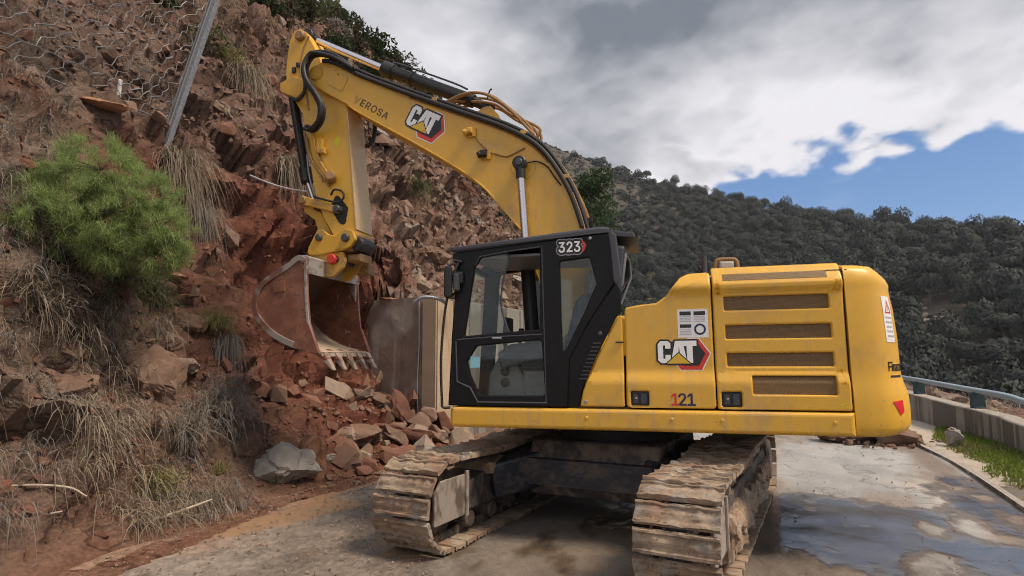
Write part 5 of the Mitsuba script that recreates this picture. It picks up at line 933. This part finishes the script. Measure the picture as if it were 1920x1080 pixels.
def ribbons(base, dirs, length, width, droop, r, seg=3):
    """curved blades: base (n,3), dirs (n,3), lengths, widths; droop bends them down."""
    n = len(base); side = np.cross(dirs, [0, 0, 1.0]) + r.normal(0, .25, (n, 3)); side /= np.linalg.norm(side, axis=1, keepdims=True) + 1e-9
    V = []; 
    for k in range(seg + 1):
        t = k / seg; c = base + dirs * (length * t)[:, None]; c[:, 2] -= droop * length * t * t
        w = (width * (1 - t) ** .8)[:, None] * side if k < seg else None
        if w is None: V.append(c[:, None])
        else: V.append(np.stack([c - w, c + w], 1))
    V = np.concatenate(V, 1); m = 2 * seg + 1; b = (np.arange(n) * m)[:, None]; Fc = []
    for k in range(seg - 1): Fc += [b + [2 * k, 2 * k + 1, 2 * k + 3], b + [2 * k, 2 * k + 3, 2 * k + 2]]
    Fc.append(b + [2 * seg - 2, 2 * seg - 1, 2 * seg]); return tm(V.reshape(-1, 3), np.concatenate(Fc, 0))
def tuft_mesh(p, n, blades, rad, length, width, spread, droop, seed, lean=(0, 0, 0)):
    r = np.random.default_rng(seed); b = p + r.normal(0, rad, (blades, 3)) * [1, 1, .35]; d = np.array([0, 0, 1.0]) * .8 + np.asarray(n) * .4 + r.normal(0, spread, (blades, 3)) + lean; d /= np.linalg.norm(d, axis=1, keepdims=True)
    return ribbons(b, d, length * r.uniform(.5, 1.15, blades), width * r.uniform(.35, 1.9, blades), droop * r.uniform(.4, 1.4, blades), r)
for (s, a, bl, rad, ln, w, sp, dr_, mt_, lab, lean) in (
    (-4.42, .84, 420, .10, .62, .006, .36, .75, 'm_yellow_grass', 'yellow green grass tuft on the slope beside the bucket', (.1, -.2, 0)), (-4.35, .70, 260, .08, .60, .005, .30, 1.5, 'm_dry_grey', 'grey hanging grass just under the yellow green tuft', (.1, -.5, -.3)),
    (-5.35, .18, 260, .08, .50, .005, .40, .7, 'm_yellow_grass', 'olive green tuft above the tangled grey shrub', (0, -.2, 0)), (-3.85, 2.82, 700, .16, 1.15, .007, .35, 1.35, 'm_dry', 'long straw grass hanging below the steel post', (.5, -.5, -.2)), (-3.55, 2.45, 300, .12, .9, .006, .30, 1.6, 'm_dry_grey', 'grey straw hanging lower right of the steel post', (.5, -.5, -.4)),
    (-1.05, 3.05, 620, .16, 1.10, .008, .34, 1.3, 'm_dry', 'dry grass tuft on the slope left of the bucket cylinder', (.5, -.5, -.2)), (-.35, 3.2, 420, .16, 1.0, .008, .34, 1.4, 'm_dry_grey', 'grey dry grass tuft seen behind the bucket cylinder', (.4, -.5, -.3)), (-1.15, 4.75, 500, .18, 1.2, .009, .32, 1.4, 'm_dry', 'straw coloured grass hanging on the rock ledge right of the steel post', (.4, -.5, -.3)),
    (-5.23, -.62, 90, .05, .30, .006, .42, .5, 'm_yellow_grass', 'small green tuft at the foot of the slope left of the boulder', (0, 0, 0)), (-6.05, -.80, 220, .12, .42, .006, .45, .8, 'm_yellow_grass', 'pale yellow tuft at the foot of the slope above the stick', (.2, -.3, 0)), (-4.45, -.75, 120, .12, .20, .005, .5, .4, 'm_olive', 'low olive tuft touching the grey boulder', (0, 0, 0)),
    (2.6, 2.6, 300, .18, .9, .009, .4, 1.0, 'm_olive', 'greenish dry tuft on the scree right of the stick', (.2, -.4, -.1))):
    p, n = at(s, a); k = put('grass_tuft', tuft_mesh(p, n, bl, rad, ln, w, sp, dr_, len(scene), lean), mt_, False); name(k, lab, 'grass tuft')
def twig_shrub(p, n, count, length, width, seed, spread=.7, droop=.5, sub=6):
    r = np.random.default_rng(seed); b = p + r.normal(0, .08, (count, 3)); d = np.asarray(n) * .6 + [0, 0, .35] + r.normal(0, spread, (count, 3)); d /= np.linalg.norm(d, axis=1, keepdims=True); L = length * r.uniform(.5, 1.1, count)
    out = [ribbons(b, d, L, np.full(count, width), np.full(count, droop), r, 4)]
    t = r.uniform(.3, .95, (count, sub)); q = (b[:, None] + d[:, None] * (L[:, None] * t)[..., None]); q[..., 2] -= droop * L[:, None] * t * t; q = q.reshape(-1, 3); d2 = np.repeat(d, sub, 0) + r.normal(0, .7, (len(q), 3)); d2 /= np.linalg.norm(d2, axis=1, keepdims=True)
    out.append(ribbons(q, d2, length * .38 * r.uniform(.4, 1.2, len(q)), np.full(len(q), width * .7), np.full(len(q), droop), r, 3)); return cat(out)
for (s, a, cnt, ln, w, mt_, lab, dz) in ((-5.0, -.05, 200, .62, .006, 'm_dry_grey', 'tangled grey dead shrub hanging over the red earth', .15), (-5.55, -.35, 150, .5, .005, 'm_dry_grey', 'grey dead twigs left of the tangled shrub', .1), (-5.9, .75, 160, .55, .007, 'm_olive', 'dull olive shrub under the pine bush', 0), (-5.35, .85, 160, .50, .007, 'm_olive', 'dull olive shrub between the pine bush and the stacked rocks', 0), (-6.5, .9, 120, .5, .007, 'm_dry_grey', 'grey shrub under the left of the pine bush', 0), (-6.9, .3, 170, .6, .007, 'm_dry', 'brown dead shrub at the left edge below the pine bush', 0)):
    p, n = at(s, a, dz); k = put('dry_shrub', twig_shrub(p, n, cnt, ln, w, len(scene)), mt_, False); name(k, lab, 'shrub')
# dry brush combed down the lower left of the slope: nobody could count it
def brush(nm, n, srange, arange, ln, w, mt_, label, seed, blades=26, lean=(.35, -.45, -.1), droop=.9):
    r = np.random.default_rng(seed); out = []
    for i in range(n):
        s, a = r.uniform(*srange), r.uniform(*arange)
        if meshkit.fbm(np.array([s * .8, a * .8, seed * 1.0]), 3) < .45: continue
        p, nn = hill_point(s, a); out.append(tuft_mesh(p, nn, blades, .10, ln * r.uniform(.6, 1.2), w, .42, droop, int(r.integers(1e6)), np.array(lean) + r.normal(0, .15, 3)))
    name(put(nm, cat(out), mt_, False), label, 'dry grass', kind='stuff')
brush('dry_brush', 330, (-9.0, -5.6), (-1.3, 1.2), .55, .0045, 'm_dry', 'straw brown brush covering the lower left of the slope', 3); brush('dry_brush', 330, (-9.0, -5.2), (-1.3, 1.3), .5, .004, 'm_dry_grey', 'grey dead brush covering the lower left of the slope', 4)
brush('dry_brush', 130, (-9, -4.8), (1.2, 5.5), .45, .006, 'm_dry_grey', 'thin grey brush on the slope under the netting', 5); brush('slope_grass', 260, (-3, 9), (4.5, 9.5), .6, .012, 'm_dry', 'dry grass on the upper slope', 6, 20); brush('slope_grass', 300, (-6, 12), (7, 16), .8, .02, 'm_maquis', 'dull green brown scrub of the upper slope', 7, 26, (.1, -.1, .1), .5)
# the pine bush: trunk, limbs and needle tufts
def needle_crown(tips, dirs, needles, length, width, seed, r0=.03):
    r = np.random.default_rng(seed); b = np.repeat(tips, needles, 0) + r.normal(0, r0, (len(tips) * needles, 3)); d = np.repeat(dirs, needles, 0) * .8 + r.normal(0, .55, b.shape) + [0, 0, .15]; d /= np.linalg.norm(d, axis=1, keepdims=True)
    return ribbons(b, d, length * r.uniform(.6, 1.2, len(b)), np.full(len(b), width), r.uniform(0, .3, len(b)), r, 2)
pb = name('pine_bush', 'bright green young pine bush on the left of the slope', 'pine bush'); base, _ = at(-6.27, .69, -.05); r = np.random.default_rng(11)
trunk = [base, base + [.02, -.10, .22], base + [.10, -.22, .45], base + [.06, -.30, .72]]
put(f'{pb}__trunk', tube(trunk, [.055, .045, .04, .028], 8, 5), 'm_bark')
tips, dirs, limbs = [], [], []
C = base + np.array([.40, -.38, .76])
lobes = [(-.72, 0, -.10, .42), (-.35, .1, .25, .48), (.12, 0, .52, .50), (.52, .1, .18, .48), (.80, .05, -.22, .42), (.30, -.25, -.05, .48), (-.25, -.25, -.18, .45), (.90, 0, -.52, .28), (.35, -.1, -.46, .32), (-.98, .1, -.18, .30)]
for lx, ly, lz, lr in lobes:
    c = C + [lx, ly, lz]; limbs.append(tube([trunk[2], (trunk[2] + c) / 2 + r.normal(0, .05, 3), c], [.022, .012, .006], 6, 4))
    for j in range(74):
        d = r.normal(size=3); d /= np.linalg.norm(d); q = c + d * lr * r.uniform(.45, 1.05) ** .6 * [1, .85, .8]; tips.append(q); dd = d * .7 + [0, 0, .45] + r.normal(0, .25, 3); dirs.append(dd / np.linalg.norm(dd))
        if j % 6 == 0: limbs.append(tube([c, q], [.006, .003], 4, 1))
put(f'{pb}__limbs', cat(limbs), 'm_bark'); put(f'{pb}__crown', needle_crown(np.array(tips), np.array(dirs), 70, .135, .0036, 5), 'm_pine', False)
# leafy shrubs: clumps of small leaves on a lumpy volume
def leaf_cloud(c, rad, count, leaf, seed, lobes_=7, squash=.8):
    r = np.random.default_rng(seed); L = [(np.zeros(3), .62)] + [(v * .55, r.uniform(.35, .55)) for v in [x / np.linalg.norm(x) for x in r.normal(size=(lobes_, 3))]]
    k = r.integers(len(L), size=count); d = r.normal(size=(count, 3)); d /= np.linalg.norm(d, axis=1, keepdims=True); ctr = np.array([l[0] for l in L])[k]; rr = np.array([l[1] for l in L])[k]
    p = np.asarray(c) + (ctr + d * (rr * r.uniform(.6, 1.0, count) ** .5)[:, None]) * np.asarray(rad) * [1, 1, squash]
    u = r.normal(size=(count, 3)); u /= np.linalg.norm(u, axis=1, keepdims=True); w = np.cross(u, r.normal(size=(count, 3))); w /= np.linalg.norm(w, axis=1, keepdims=True); sz = leaf * r.uniform(.6, 1.4, count)[:, None]
    V = np.stack([p - u * sz * .5, p + w * sz * .35, p + u * sz * .6], 1).reshape(-1, 3); return tm(V, np.arange(count * 3).reshape(-1, 3))
def domed(m, dirs):
    n = dirs / (np.linalg.norm(dirs, axis=1, keepdims=True) + 1e-9); return {'type': 'ply', 'filename': meshkit.write_ply(m, False, normals=n), 'face_normals': False}
for (s, a, rad, cnt, lf, mt_, lab, dz) in ((-1.72, 5.1, .75, 900, .10, 'm_olive', 'olive green shrub just right of the steel post', .4), (-1.3, 5.0, .5, 500, .09, 'm_yellow_grass', 'yellowish shrub at the right side of the olive shrub', .1), (-3.75, .80, .36, 600, .06, 'm_darkleaf', 'dark green leafy shrub behind the left edge of the bucket', .1), (-4.9, 3.3, .45, 500, .07, 'm_olive', 'grey green shrub behind the netting left of the post', .1), (7.6, 3.4, .9, 900, .10, 'm_darkleaf', 'dark green shrub under the bend of the boom', .3), (9.2, 2.9, .9, 900, .10, 'm_darkleaf', 'dark green shrub lower under the bend of the boom', .3), (-2.5, 6.8, .6, 500, .1, 'm_darkleaf', 'dark shrub above the steel post', .2)):
    p, n = at(s, a, dz); k = put('shrub', leaf_cloud(p, rad, cnt, lf, len(scene)), mt_, False); name(k, lab, 'shrub')
for i in range(110):
    s, a = rng.uniform(-4, 9.5), rng.uniform(5.6, 15); p, n = at(s, a, .3); rad = rng.uniform(.3, .6) * np.interp(a, [5, 10], [.8, 2.2]); k = put('hill_shrub', leaf_cloud(p, rad, 420, .22, 900 + i), ['m_maquis', 'm_darkleaf', 'm_maquis', 'm_olive', 'm_dry_grey'][i % 5], False)
    name(k, 'low dull shrub on the upper slope below the skyline', 'shrub', 'shrubs on the upper slope')
for i in range(34):
    t = i / 33; s, a = 12.6 - .55 * min(max(7.0 + t * 8 - 4, 0), 6) + rng.uniform(-.4, .4), 7.0 + t * 8 + rng.uniform(-.2, .2); p, n = at(s, a, .25); k = put('ridge_shrub', leaf_cloud(p, rng.uniform(.5, 1.0), 420, .18, 950 + i, squash=1.0), ['m_darkleaf', 'm_maquis', 'm_olive'][i % 3], False); name(k, 'shrub standing on the skyline of the near slope', 'shrub', 'shrubs along the near skyline')
# bare little tree on the skyline above the boom
def bare_tree(base, h, seed):
    r = np.random.default_rng(seed); out = []
    def grow(p, d, L, rad, depth):
        q = p + d * L; out.append(tube([p, (p + q) / 2 + r.normal(0, L * .05, 3), q], [rad, rad * .8, rad * .6], 5, 2))
        if depth: 
            for k in range(4 if depth > 1 else 5): dd = d + r.normal(0, .42, 3) + [0, 0, .12]; grow(p + d * L * r.uniform(.5, 1), dd / np.linalg.norm(dd), L * r.uniform(.55, .75), rad * .55, depth - 1)
    grow(np.asarray(base), np.array([.1, 0, 1.0]), h * .34, h * .012, 4); return cat(out)
p, n = at(10.8, 6.6, -.1); k = put('bare_tree', bare_tree(p, 2.6, 4), 'm_twig'); name(k, 'small leafless tree on the skyline above the boom', 'tree')
# broad dark tree behind the boom's bend
def full_tree(key, base, h, rad, seed, mt_, label, count=9000, leaf=.20):
    r = np.random.default_rng(seed); name(key, label, 'tree'); put(f'{key}__trunk', tube([base, np.asarray(base) + [.1, 0, h * .3], np.asarray(base) + [0, .1, h * .75]], [h * .03, h * .022, h * .008], 8, 4), 'm_bark')
    cl = [leaf_cloud(np.asarray(base) + [r.normal(0, rad * .25 * w), r.normal(0, rad * .25 * w), h * z], rad * w, count // 6, leaf, seed + i) for i, (z, w) in enumerate(((.34, .85), (.46, .95), (.58, .95), (.70, .85), (.80, .68), (.88, .48)))]
    put(f'{key}__crown', cat(cl), mt_, False)
full_tree('tree', (4.3, 31.0, 1.0), 11.6, 2.6, 5, 'm_pine_dark', 'dark green tree showing behind the bend of the boom')
leaf_mat('m_pine_dark', (0.028, 0.050, 0.022), (0.062, 0.098, 0.045), None, 1.2)

# grass strip under the parapet
r = np.random.default_rng(33); gb = []
for i in range(24000):
    t = r.random(); y = 5.5 + 8.5 * t; f = r.beta(1.2, 1.7); x1 = np.interp(y, wls[:, 1], wls[:, 0]) - .02; wdt = np.interp(y, [5, 8, 11, 12.5, 14], [1.35, 1.35, 1.1, .9, .3]) * (.75 + .5 * meshkit.fbm(np.array([y * 1.7, 0, 0]), 3)); gb.append((x1 - wdt * f, y, .02))
gb = np.array(gb); gd = r.normal(0, .45, gb.shape) + [0, 0, 1]; gd /= np.linalg.norm(gd, axis=1, keepdims=True)
name(put('grass', ribbons(gb, gd, r.uniform(.05, .17, len(gb)), r.uniform(.006, .016, len(gb)), r.uniform(.1, .7, len(gb)), r, 2), 'm_green_grass', False), 'bright green weeds growing along the foot of the parapet', 'grass', kind='stuff')
# scrub just beyond the parapet
out = []
for i in range(90):
    y = r.uniform(4, 24); x = np.interp(y, wls[:, 1], wls[:, 0]) + r.uniform(.45, 2.2); out.append(tuft_mesh(np.array([x, y, np.interp(y, wls[:, 1], wls[:, 2]) - .22]), np.array([0, 0, 1.0]), 60, .22, r.uniform(.2, .5), .007, .6, .8, int(r.integers(1e6))))
name(put('verge_scrub', cat(out), 'm_dry_grey', False), 'grey dry scrub just beyond the parapet', 'scrub', kind='stuff')
for i in range(7):
    y = 6.5 + i * 1.7; x = np.interp(y, wls[:, 1], wls[:, 0]) + .75; boulder('verge_rock', x, y, np.interp(y, wls[:, 1], wls[:, 2]) - .05, tuple(r.uniform(.3, .6, 3)), '', 'm_rock_tan', 200 + i, i, .1); labels[list(scene)[-1]] = {'label': 'pale stone lying beyond the parapet under the pipe railing', 'category': 'rock', 'group': 'stones beyond the parapet'}
vg = np.array([[[np.interp(y, wls[:, 1], wls[:, 0]) + .30 + w, y, np.interp(y, wls[:, 1], wls[:, 2]) - .10 - max(0, w - 1.5) * .8] for w in (0, .6, 1.2, 2.5, 5, 12)] for y in np.arange(1, 32, .5)]); vg[..., 2] += (meshkit.fbm(vg * 1.5, 3, 4) - .5) * .25 * (np.arange(6) > 0)
name(put('verge', split_size(grid_mesh(vg), .6), 'm_hill', 60), 'rough earth verge falling away beyond the parapet', kind='structure')

# ------------------------------------------------------------------ near-slope furniture: post, netting, cable, pegs, stick
pbase = at(-3.93, 3.1)[0]; ptop = pbase + np.array([.66, .35, 3.5])
sp = name('steel_post', 'leaning grey steel post at the right edge of the rockfall netting', 'post')
put(f'{sp}__beam', beam(pbase - [.1, .03, .4], ptop, .135, .10, up=(0.3, 1, 0), b=.01), 'm_galv'); put(f'{sp}__flange', beam(pbase - [.1 + .075, .03 - .03, .4], ptop - [.075, -.03, 0], .02, .16, up=(0.3, 1, 0), b=.004), 'm_galv')
# hexagonal netting stretched from the post to the left, sagging in front of the slope
def net_point(u, v):
    """u metres left of the post, v metres up along it."""
    base = pbase + (ptop - pbase) / np.linalg.norm(ptop - pbase) * (v + .15); w = np.stack([base[..., 0] - u * .56 + .25 * np.clip(u / 1.5, 0, 1), base[..., 1] - u * .84 - .06 - .30 * np.clip(u / 1.5, 0, 1), base[..., 2] + u * .05 - .08 * np.sin(np.clip(u / 5, 0, 1) * np.pi)], -1)
    nse = (meshkit.fbm(np.stack([u * .7, v * .7, 0 * u], -1), 3, 14) - .5); nse = nse * np.clip(u / .8, 0, 1); w[..., 1] += nse * .8; w[..., 0] += nse * .15; return w
NC, segs = .26, []
seen = {}
def vert(u, v):
    jit = np.array([math.sin(u * 91.7 + v * 37.1), math.cos(u * 57.3 + v * 71.9)]) * .03; return np.array([u + jit[0], v + jit[1]])
for i in range(29):
    for j in range(21):
        cu = i * NC * .88 + (0 if j % 2 == 0 else NC * .44); cv = j * NC * .76; L = NC * .5
        pt = [(cu + L * .88, cv - L * .5), (cu + L * .88, cv + L * .5), (cu, cv + L), (cu - L * .88, cv + L * .5), (cu - L * .88, cv - L * .5), (cu, cv - L)]
        for k in range(6):
            a_, b_ = pt[k], pt[(k + 1) % 6]; key_ = tuple(sorted([(round(a_[0], 2), round(a_[1], 2)), (round(b_[0], 2), round(b_[1], 2))]))
            if key_ in seen or max(a_[0], b_[0]) > 6.6 or min(a_[0], b_[0]) < .02: continue
            seen[key_] = 1; A_, B_ = vert(*key_[0]), vert(*key_[1]); segs.append((net_point(A_[:1], A_[1:])[0], net_point(B_[:1], B_[1:])[0]))
nets = [tube([a_, (a_ + b_) / 2 + rng.normal(0, .008, 3), b_], 0.0078, 4, 1, False) for a_, b_ in segs]
nt_ = name('rockfall_netting', 'grey hexagonal wire netting hung over the slope left of the post', 'netting'); kk = put(f'{nt_}__wire_mesh', cat(nets), 'm_wire', 60); labels[kk] = {'label': 'hexagonal wire mesh', 'kind': 'stuff'}
edge_ = [net_point(np.array([.03]), np.array([v]))[0] for v in np.linspace(-.1, 3.3, 14)]; put(f'{nt_}__border_rope', tube(edge_, .014, 6, 2), 'm_wire'); put(f'{nt_}__border_rope', tube([net_point(np.array([u]), np.array([-.08 + .03 * math.sin(u * 3)]))[0] for u in np.linspace(.03, 6.4, 22)], .012, 6, 2), 'm_wire')
a_, b_ = at(-2.31, 2.79, .12)[0], at(-.78, 2.80, -.15)[0]; a_ = a_ + [0, -.25, .0]; b_ = b_ + [.2, -.5, -.1]
k = put('steel_cable', tube([a_, a_ * .66 + b_ * .34 - [0, 0, .05], a_ * .33 + b_ * .67 - [0, 0, .05], b_], .018, 6, 5), 'm_paper_grey'); name(k, 'pale steel cable lying across the slope behind the bucket link', 'cable')
p, n = at(-4.65, 3.3); k = put('marker_peg', cyl(p + [0, -.25, -.1], p + [.05, -.30, .28], .035, 10), 'm_paper'); name(k, 'white marker peg behind the netting left of the post', 'peg')
p, n = at(-6.35, -1.28); k = put('dry_stick', tube([(-3.78, 6.02, .10), (-3.62, 6.18, .13), (-3.45, 6.40, .17), (-3.28, 6.62, .22)], [.010, .016, .014, .008], 7, 4), 'm_stick'); name(k, 'pale dry stick lying at the foot of the slope', 'stick')
for i, pts_ in enumerate(([(-4.9, 5.2, .55), (-4.5, 5.4, .62), (-4.1, 5.55, .58), (-3.95, 5.62, .48)], [(-4.75, 5.1, .25), (-4.4, 5.3, .34), (-4.0, 5.4, .40)])):
    k = put('dead_branch', tube(pts_, [.007, .012, .008], 6, 5), 'm_stick'); name(k, ['arched pale branch in the brush at the lower left corner', 'lower pale branch near the bottom left corner'][i], 'branch')

# ------------------------------------------------------------------ far hillside with its wood
AZK = np.array([-60, -30, -10, 0, 3.6, 7.6, 12.2, 16.2, 20.1, 26.7, 30.8, 34.5, 38, 41.7, 50, 65, 90, 120]); ELK = np.array([28, 26, 24, 22, 20.6, 19.2, 17.2, 15.9, 14.6, 12.3, 10.9, 10.0, 9.3, 8.2, 7.0, 5.5, 4, 3])
RK = np.interp(AZK, [-60, 0, 10, 20, 30, 42, 60, 120], [420, 420, 400, 350, 290, 235, 240, 300])
def far_point(az, t):
    el, R_ = np.interp(az, AZK, ELK), np.interp(az, AZK, RK); zc = 1.72 + R_ * np.tan(np.radians(el)); r0 = np.interp(az, [-60, 10, 45, 120], [150, 120, 75, 90]); z0 = np.interp(az, [-60, 0, 45, 120], [-6, -12, -22, -24])
    rr = r0 + (R_ - r0) * t; z = z0 + (zc - z0) * np.where(t < 1, np.abs(t) ** 1.12, 1 - (t - 1) * .25); x, y = rr * np.sin(np.radians(az)), rr * np.cos(np.radians(az))
    z = z + (meshkit.fbm(np.stack([x * .018, y * .018, 0 * x], -1), 4, 41) - .5) * 22 * np.clip((1 - t) * 3, 0, 1) * np.clip(t * 4, 0, 1) + (meshkit.fbm(np.stack([x * .12, y * .12, 0 * x], -1), 3, 42) - .5) * 2.5
    return np.stack([x, y, z], -1)
az, tt = np.meshgrid(np.concatenate([np.arange(-60, 0, 2), np.arange(0, 50, .35), np.arange(50, 121, 3)]), np.concatenate([np.linspace(0, 1, 110), [1.1, 1.4, 2.0]]), indexing='ij')
def far_col(p, n, uv):
    f = fbm(p.x * .05, p.y * .05, p.z * .05, 4); g = fbm(p.x * .5, p.y * .5, p.z * .5, 3); c = mix((0.045, 0.041, 0.035), (0.10, 0.088, 0.075), g * .6 + f * .4); return mix(c, (0.045, 0.05, 0.036), smoothstep(.5, .65, f) * .7)
scene['m_far_hill'] = principled(mikit.proc(far_col), .95, specular=.1)
name(put('hillside', grid_mesh(far_point(az, tt)), 'm_far_hill', True), 'dark wooded hillside across the valley', kind='structure')
def far_tree(seed, scrub=False):
    r = np.random.default_rng(seed); n = 1300 if not scrub else 150; V, Nn = [], []
    lob = [(r.uniform(-.6, .6), r.uniform(-.6, .6), r.uniform(.95, 1.55), r.uniform(.44, .62)) for k in range(5)] + [(0, 0, 1.5, .66)] if not scrub else [(r.uniform(-.5, .5), r.uniform(-.5, .5), r.uniform(.1, .5), r.uniform(.35, .6)) for k in range(5)]
    for k in range(n):
        lx, ly, lz, lr = lob[int(r.integers(len(lob)))]; d = r.normal(size=3); d[2] = abs(d[2]) - .25; d /= np.linalg.norm(d); q = np.array([lx, ly, lz]) + d * lr * np.array([1, 1, .75]) * r.uniform(.80, 1.08)
        u = np.cross(d, r.normal(size=3)); u /= np.linalg.norm(u); w = np.cross(d, u) + d * r.normal(0, .6); s_ = r.uniform(.04, .10) * (1.9 if scrub else 1); V += [q - u * s_, q + u * s_, q + w * s_ * 1.4]; dn = d + r.normal(0, .16, 3) + [0, 0, .10]; Nn += [dn, dn, dn]
    return (None if scrub else tube([(0, 0, -.3), (.05, 0, .6), (0, 0, 1.3)], [.09, .07, .04], 5, 1)), domed(tm(V, np.arange(len(V)).reshape(-1, 3)), np.array(Nn))
far_protos = [far_tree(300 + i) for i in range(5)]; bush_protos = [far_tree(320 + i, True)[1] for i in range(3)]
GA, GB, GS = [f'pine_group_{i}' for i in range(5)], [f'wood_group_{i}' for i in range(5)], [f'scrub_group_{i}' for i in range(3)]
for i, (tr_, cr_) in enumerate(far_protos):
    for g in (GA, GB): scene[g[i]] = {'type': 'shapegroup', 'trunk': {**mikit.ply(tr_, None), 'bsdf': {'type': 'ref', 'id': 'm_far_bark'}}, 'crown': {**cr_, 'bsdf': {'type': 'ref', 'id': 'm_far_leaf'}}}
for i, b in enumerate(bush_protos): scene[GS[i]] = {'type': 'shapegroup', 'crown': {**b, 'bsdf': {'type': 'ref', 'id': 'm_far_scrub'}}}
r = np.random.default_rng(77); cand = []
for i in range(8000):
    a_, t_ = r.uniform(1, 52), r.random() ** .8; q = far_point(np.array([a_]), np.array([t_]))[0]
    dens = meshkit.fbm(np.array([q[0] * .015, q[1] * .015, 3.0]), 3) + np.interp(a_, [3, 10, 18, 26], [-.35, -.18, .02, .25]) * np.interp(t_, [.3, .7], [1, .6])
    if abs(a_ - 36.3) < 2.0 and abs(t_ - .40) < .055: continue
    if r.random() < np.clip((dens - .30) * 4, .04, 1): cand.append((np.linalg.norm(q[:2]), q, (1.3 + 2.7 * r.random() ** 1.4) * np.interp(a_, [15, 32], [.9, 1.2])))
keep, taken = [], cKDTree(np.array([c[1] for c in cand]))
order = sorted(range(len(cand)), key=lambda i: -cand[i][2]); used_ = set(); gone = set()
for i in order:
    if i in gone: continue
    keep.append(cand[i]); gone.update(taken.query_ball_point(cand[i][1], cand[i][2] * 1.12))
keep.sort(key=lambda c: c[0] / c[2])
for i, (d_, q, sz) in enumerate(keep):
    M = T().translate((q - [0, 0, sz * .55]).tolist()).rotate([0, 0, 1], float(r.uniform(0, 360))).scale([sz, sz, sz * float(r.uniform(.8, 1.5))]); v = int(r.integers(5))
    if i < 300:
        k = nk('pine_tree'); scene[k] = {'type': 'instance', 'g': {'type': 'ref', 'id': GA[v]}, 'to_world': M}; name(k, 'dark round crowned pine on the nearer part of the far hillside', 'tree', 'pines on the nearer part of the far hillside')
    else: scene[f'far_wood__{i:04d}'] = {'type': 'instance', 'g': {'type': 'ref', 'id': GB[v]}, 'to_world': M}
name('far_wood', 'dark pine wood covering the far hillside up to its crest', 'wood', kind='stuff')
n_s = 0
for i in range(4800):
    a_, t_ = r.uniform(-8, 34), r.random() ** .8; q = far_point(np.array([a_]), np.array([t_]))[0]; sz = r.uniform(.7, 1.9)
    if r.random() < np.interp(a_, [0, 16, 34], [1, .8, .25]): scene[f'far_scrub__{i:04d}'] = {'type': 'instance', 'g': {'type': 'ref', 'id': GS[int(r.integers(3))]}, 'to_world': T().translate((q - [0, 0, .1]).tolist()).rotate([0, 0, 1], float(r.uniform(0, 360))).scale([sz, sz, sz])}
name('far_scrub', 'grey brown scrub on the open left part of the far hillside', 'scrub', kind='stuff')
# pale rock scar low on the far hillside
for i in range(60):
    a_, t_ = 36.3 + r.normal(0, 1.0), .40 + r.normal(0, .03); q = far_point(np.array([a_]), np.array([t_]))[0]; m = rock_mesh(400 + i, 1, 14); m.apply_transform(np.diag([r.uniform(1.2, 3.6), r.uniform(1.2, 3.6), r.uniform(1, 3.2), 1])); m.apply_translation(q); k = put('scar_rock', m, 'm_rock_grey', False); name(k, 'pale grey rock in the bare scar low on the far hillside', 'rock', 'rocks of the bare scar on the far hillside')

# ------------------------------------------------------------------ air: the far hillside fades a little
HAZE = 0.00017
scene['m_air'] = {'type': 'homogeneous', 'albedo': {'type': 'rgb', 'value': [.94, .95, .96]}, 'sigma_t': {'type': 'rgb', 'value': [HAZE * .92, HAZE, HAZE * 1.10]}}
scene['haze'] = {'type': 'cube', 'to_world': T().translate([0, 150, 100]).scale([1000, 1000, 145]), 'bsdf': {'type': 'null'}, 'interior': {'type': 'ref', 'id': 'm_air'}}
name('haze', 'thin grey blue air between the road and the far hillside', kind='stuff')
scene['camera']['medium'] = {'type': 'ref', 'id': 'm_air'}
